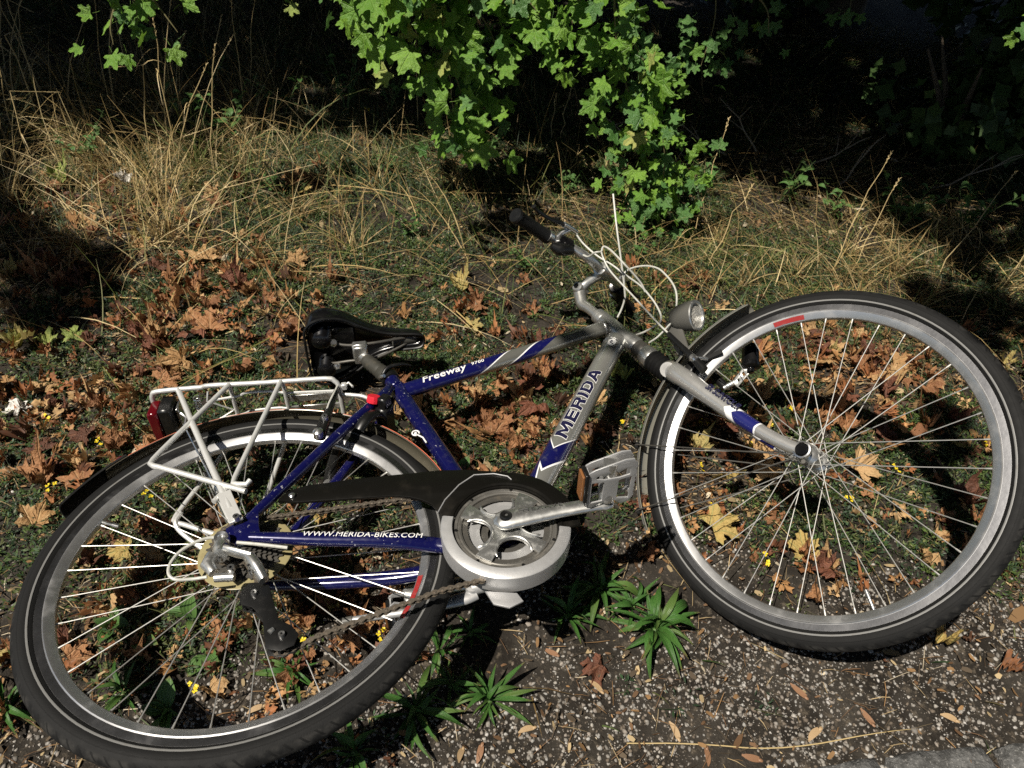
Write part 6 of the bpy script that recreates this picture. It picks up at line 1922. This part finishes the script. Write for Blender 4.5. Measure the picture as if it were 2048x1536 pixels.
branch('maple_branch', 'dim shaded maple twigs high at the upper right', [[(0.95, 2.9, 1.3), (1.05, 2.85, 0.85), (1.10, 2.8, 0.55)], [(1.02, 2.86, 0.9), (1.30, 2.8, 0.75)]], 44, 0.040, 0.065, deep=0.9)


def weed(name, label, x, y, h, nst, nleaf, size, mesh, group):
    b = empty(name, None, Matrix.Translation((x, y, float(hgt(x, y))))); tag(b, label, 'weed', group)
    for s in range(nst):
        a = random.uniform(0, 6.28); l = h * random.uniform(0.6, 1.0)
        d = Vector((math.cos(a) * 0.35, math.sin(a) * 0.35, 1)).normalized()
        P = [d * (l * t) + Vector((math.cos(a), math.sin(a), 0)) * 0.25 * l * t * t for t in np.linspace(0, 1, 5)]
        MB().tube(P, [0.0018, 0.0016, 0.0014, 0.0011, 0.0006], 6).build('stem', M_stem, b)
        for k in range(nleaf):
            t = 0.25 + 0.75 * (k + 0.5) / nleaf
            i = min(3, int(t * 4)); p = P[i].lerp(P[i + 1], t * 4 - i)
            az = a + k * 2.2 + random.gauss(0, 0.3); s_ = size * random.uniform(0.7, 1.15) * (1.1 - 0.4 * t)
            o = link('leaf', random.choice(mesh), b)
            o.matrix_basis = Matrix.Translation(p) @ RZ(az) @ Matrix.Rotation(-random.uniform(-0.1, 0.7), 4, 'Y') @ Matrix.Rotation(random.gauss(0, .3), 4, 'X') @ Matrix.Diagonal((s_, s_, s_, 1))
    return b


FIELDW = GL['green'] + GL['deep']
for (x, y, h, ns, nf, sz, lab) in [(-1.28, 2.62, 0.30, 6, 7, 0.055, 'bushy green weed in the straw at the upper left'), (-1.12, 2.55, 0.24, 5, 6, 0.05, 'smaller green weed beside the bushy one in the straw'), (-0.75, 2.85, 0.26, 5, 6, 0.055, 'green weed in front of the dark gap'), (-0.58, 2.9, 0.22, 5, 6, 0.05, 'green weed right of the one before the dark gap'), (-0.98, 2.75, 0.2, 4, 6, 0.05, 'low weed between the straw and the dark gap'), (0.93, 2.42, 0.20, 5, 5, 0.055, 'bright weed in the grass below the dead twigs'), (1.10, 2.36, 0.14, 4, 5, 0.05, 'low bright weed right of centre'), (1.32, 2.28, 0.22, 6, 6, 0.055, 'weed beneath the dark bush at the right'), (1.55, 2.30, 0.24, 6, 6, 0.055, 'weed at the right edge below the bush'), (0.62, 2.5, 0.16, 4, 5, 0.045, 'small weed beside the leaning straw'), (-0.15, 2.62, 0.14, 6, 7, 0.030, 'small-leaved weed directly under the middle branch'), (-1.55, 2.30, 0.22, 6, 8, 0.036, 'small-leaved weed in the middle of the left straw'), (-0.85, 2.15, 0.12, 6, 8, 0.026, 'low creeping weed right of the left straw'), (0.02, 1.85, 0.10, 6, 8, 0.024, 'low creeping weed left of the right grip'), (-0.35, 1.95, 0.11, 6, 8, 0.026, 'low creeping weed between saddle and middle branch'), (0.15, 2.35, 0.12, 6, 7, 0.03, 'low creeping weed left of the maple column'), (-0.50, 2.35, 0.10, 4, 5, 0.035, 'tiny weed below the middle branch'), (0.38, 1.98, 0.10, 4, 6, 0.028, 'small weed beside the handlebar cables')]:
    weed('weed', lab, x, y, h, ns, nf, sz, BRD, 'green weeds along the back of the verge')

# ------------------------------------------------------------------ trees and bushes that throw the deep shade behind, plus unseen trees added against skylight
def leafmass_mat(name, c1, c2):
    t = NT(name)
    n = t.noise(3.0, 3, t.coord()); n2 = t.noise(40.0, 2, t.coord())
    c = t.mix(t.step(n, 0.35, 0.65), c1, c2)
    c = t.mix(t.math('MULTIPLY', t.step(n2, 0.5, 0.7), 0.4), c, (0.07, 0.10, 0.03))
    return t.done(t.bsdf(c, 0.55, 0, None, 0.35))
M_crown = leafmass_mat('tree_foliage', (0.028, 0.060, 0.015), (0.045, 0.085, 0.020))


def leaf_cloud(n, center, radii, size, keep=None):
    """Many small folded leaf faces spread through a lumpy volume (denser near its skin)."""
    u = rng.normal(size=(n, 3)); u /= np.linalg.norm(u, axis=1)[:, None]
    rr = rng.random(n) ** 0.42
    P = u * rr[:, None] * np.array(radii) + np.array(center)
    lump = fbm(P[:, 0] + 7, P[:, 1] * 0.7 + P[:, 2], 1.6, 2, 201)
    k = lump > 0.30
    if keep is not None:
        k &= keep(P)
    P = P[k]; n = len(P)
    a = rng.normal(size=(n, 3)); a /= np.linalg.norm(a, axis=1)[:, None]
    b = rng.normal(size=(n, 3)); b -= a * (a * b).sum(1)[:, None]; b /= np.linalg.norm(b, axis=1)[:, None]
    c = np.cross(a, b)
    L = (size * rng.uniform(0.6, 1.3, n))[:, None]
    pts = [(-1, 0, 0), (-0.3, 0.55, 0.15), (0.1, 0.9, 0.05), (0.35, 0.42, 0.15), (1, 0, -0.1), (0.35, -0.42, 0.15), (0.1, -0.9, 0.05), (-0.3, -0.55, 0.15)]
    V = np.stack([P + (a * x + b * y + c * z) * L for x, y, z in pts], 1).reshape(-1, 3)
    q = np.array([[0, 1, 7, 7], [1, 2, 3, 3], [1, 3, 5, 7], [3, 4, 5, 5], [5, 6, 7, 7]])
    q = np.array([[0, 1, 2, 3], [0, 3, 4, 5], [0, 5, 6, 7]])
    Q = (q[None] + (np.arange(n) * 8)[:, None, None]).reshape(-1, 4)
    return V, Q


def tree(label, x, y, clouds, trunk_r, top, keep=None, limbs=()):
    b = empty('maple_tree', None, Matrix.Translation((x, y, float(hgt(x, y)) - 0.05))); tag(b, label, 'tree', 'maple trees behind the verge')
    h = top
    P = [(0, 0, 0), (0.02, 0.01, h * .3), (-0.03, 0.03, h * .6), (0.02, 0, h)]
    m = MB(); m.tube(P, [trunk_r * 1.3, trunk_r, trunk_r * .85, trunk_r * .5], 14, smoothpts=5)
    for (lx, ly, lz) in limbs:
        m.tube([(0, 0.02, h * .5), (lx * .4, ly * .4, h * .5 + (lz - h * .5) * .6), (lx, ly, lz)], [trunk_r * .5, trunk_r * .35, trunk_r * .12], 8, smoothpts=5)
    m.build('trunk', M_bark, b)
    VV, QQ, o = [], [], 0
    for (n, c, r, s) in clouds:
        V, Q = leaf_cloud(n, c, r, s, keep)
        VV.append(V - np.array([x, y, float(hgt(x, y)) - 0.05])); QQ.append(Q + o); o += len(V)
    link('crown', np_mesh('crown', np.concatenate(VV), np.concatenate(QQ), M_crown), b)


def sunlit(P):
    """True where a ray to the sun from the open part of the verge passes: no leaf may hang there."""
    gx = P[:, 0] - SUN.x / SUN.z * P[:, 2]; gy = P[:, 1] - SUN.y / SUN.z * P[:, 2]
    e = np.interp(gx, [-5, -2.6, -1.6, -0.75, 0.1, 0.8, 1.2, 1.8, 3], [2.9, 2.85, 2.85, 2.75, 2.75, 2.6, 2.4, 2.3, 1.6])
    wob = fbm(gx, gy, 4.0, 3, 231) - 0.47
    lit = (gy < e + 0.35 * wob) & (gx > -2.75) & (gx < 2.1) & (gy > 0.12)
    lit |= (gy > e) & (gx > -0.9) & (fbm(gx, gy, 4.5, 2, 271) > 0.52)
    # patchy shade towards the right and over the stem and headlight
    lit &= ~((gx > 1.05 + 0.25 * (gy - 1.2)) & (gy > 1.15) & (wob < 0.07 * sstep(0.95, 1.9, gx) - 0.04))
    lit &= ~((gx < -1.15) & (wob < 0.05 * sstep(-1.1, -1.9, gx) - 0.12))
    lit |= ((gx - 1.40) / 0.10) ** 2 + ((gy - 1.98) / 0.10) ** 2 < 1.0
    lit &= ~((rng.random(len(gx)) < 0.065) & (((gx - 0.335) / 0.135) ** 2 + ((gy - 1.43) / 0.085) ** 2 < 1.0))
    return lit


kp = lambda P: (P[:, 2] > 1.45 + 0.2 * np.maximum(0, 2.4 - P[:, 1])) & ~sunlit(P)
TR = [('left back', -2.2, 4.9, [(11000, (-2.3, 4.6, 3.0), (2.6, 2.3, 1.7), 0.09), (9000, (-0.6, 3.6, 2.6), (1.9, 2.0, 1.1), 0.085)], [(1.5, -0.9, 2.6), (-1.2, -1.2, 2.8)]),
      ('right back', 1.75, 4.7, [(13000, (1.7, 4.2, 2.9), (2.4, 2.6, 1.6), 0.09), (9500, (2.2, 2.6, 2.4), (1.9, 1.8, 1.0), 0.08), (7500, (0.6, 3.6, 2.4), (1.7, 1.9, 1.0), 0.085)], [(0.6, -2.1, 2.3), (-1.2, -1.5, 2.5)]),
      ('right side, added out of view,', 4.2, 0.6, [(14000, (3.3, 0.8, 3.2), (2.6, 2.6, 1.5), 0.10)], [(-1.2, 0.3, 2.8)]),  # side and front trees are unseen, added to cut the skylight
      ('left side, added out of view,', -4.6, 1.5, [(14000, (-3.9, 1.8, 3.4), (2.3, 2.8, 1.7), 0.10), (14000, (-1.2, 0.3, 3.6), (2.2, 1.8, 1.0), 0.07)], [(0.9, 0.2, 2.9)]),  # second cloud added overhead to shade the stem and headlight
      ('right front, added behind the camera,', 2.6, -3.2, [(14000, (1.9, -2.0, 3.6), (3.0, 2.5, 1.5), 0.11)], [(-0.8, 0.9, 3.0)]),
      ('left front, added behind the camera,', -3.4, -3.4, [(14000, (-2.9, -2.6, 3.6), (2.9, 2.4, 1.6), 0.11)], [(0.7, 0.6, 3.0)]),
      ('middle', 0.3, 6.6, [(13000, (0.4, 3.4, 4.9), (3.6, 3.6, 1.2), 0.12)], [(0.3, -1.8, 4.0)])]
for nm, x, y, cl, lb in TR:
    tree('shady maple at the %s whose crown is shaped to darken the verge' % nm, x, y, cl, 0.13, 3.2 if nm != 'middle' else 4.6, kp, lb)


def bush(label, x, y, n, r, s):
    b = empty('bush', None, Matrix.Translation((x, y, float(hgt(x, y))))); tag(b, label, 'bush', 'dark bushes at the back of the verge')
    m = MB()
    for k in range(6):
        a = k * 1.05; e = (math.cos(a) * r[0] * .6, math.sin(a) * r[1] * .6, r[2] * 1.3)
        m.tube([(math.cos(a) * .05, math.sin(a) * .05, 0), (e[0] * .5, e[1] * .5, e[2] * .55), e], [0.018, 0.012, 0.004], 7)
    m.build('stems', M_bark, b)
    V, Q = leaf_cloud(n, (0, 0, r[2] * 0.95), r, s)
    link('foliage', np_mesh('foliage', V, Q, M_crown), b)


for (x, y, n, r, s, lab) in [(-3.3, 4.6, 5000, (1.0, 0.7, 1.0), 0.055, 'dark bush at the far left back'), (-1.7, 5.2, 5000, (1.0, 0.7, 1.0), 0.055, 'dark bush behind the left straw'), (-0.2, 4.9, 5200, (1.0, 0.7, 0.95), 0.055, 'dark bush behind the middle branch'), (1.2, 4.6, 5200, (1.0, 0.7, 0.95), 0.055, 'dark bush behind the maple column'), (2.6, 4.2, 5200, (1.0, 0.8, 1.0), 0.055, 'dark bush at the far right back'), (1.75, 2.95, 1500, (0.42, 0.35, 0.30), 0.038, 'low dark bush at the right edge of the grass'), (3.6, 3.2, 3000, (0.8, 0.7, 0.8), 0.055, 'dark bush beyond the right edge')]:
    bush(lab, x, y, n, r, s)
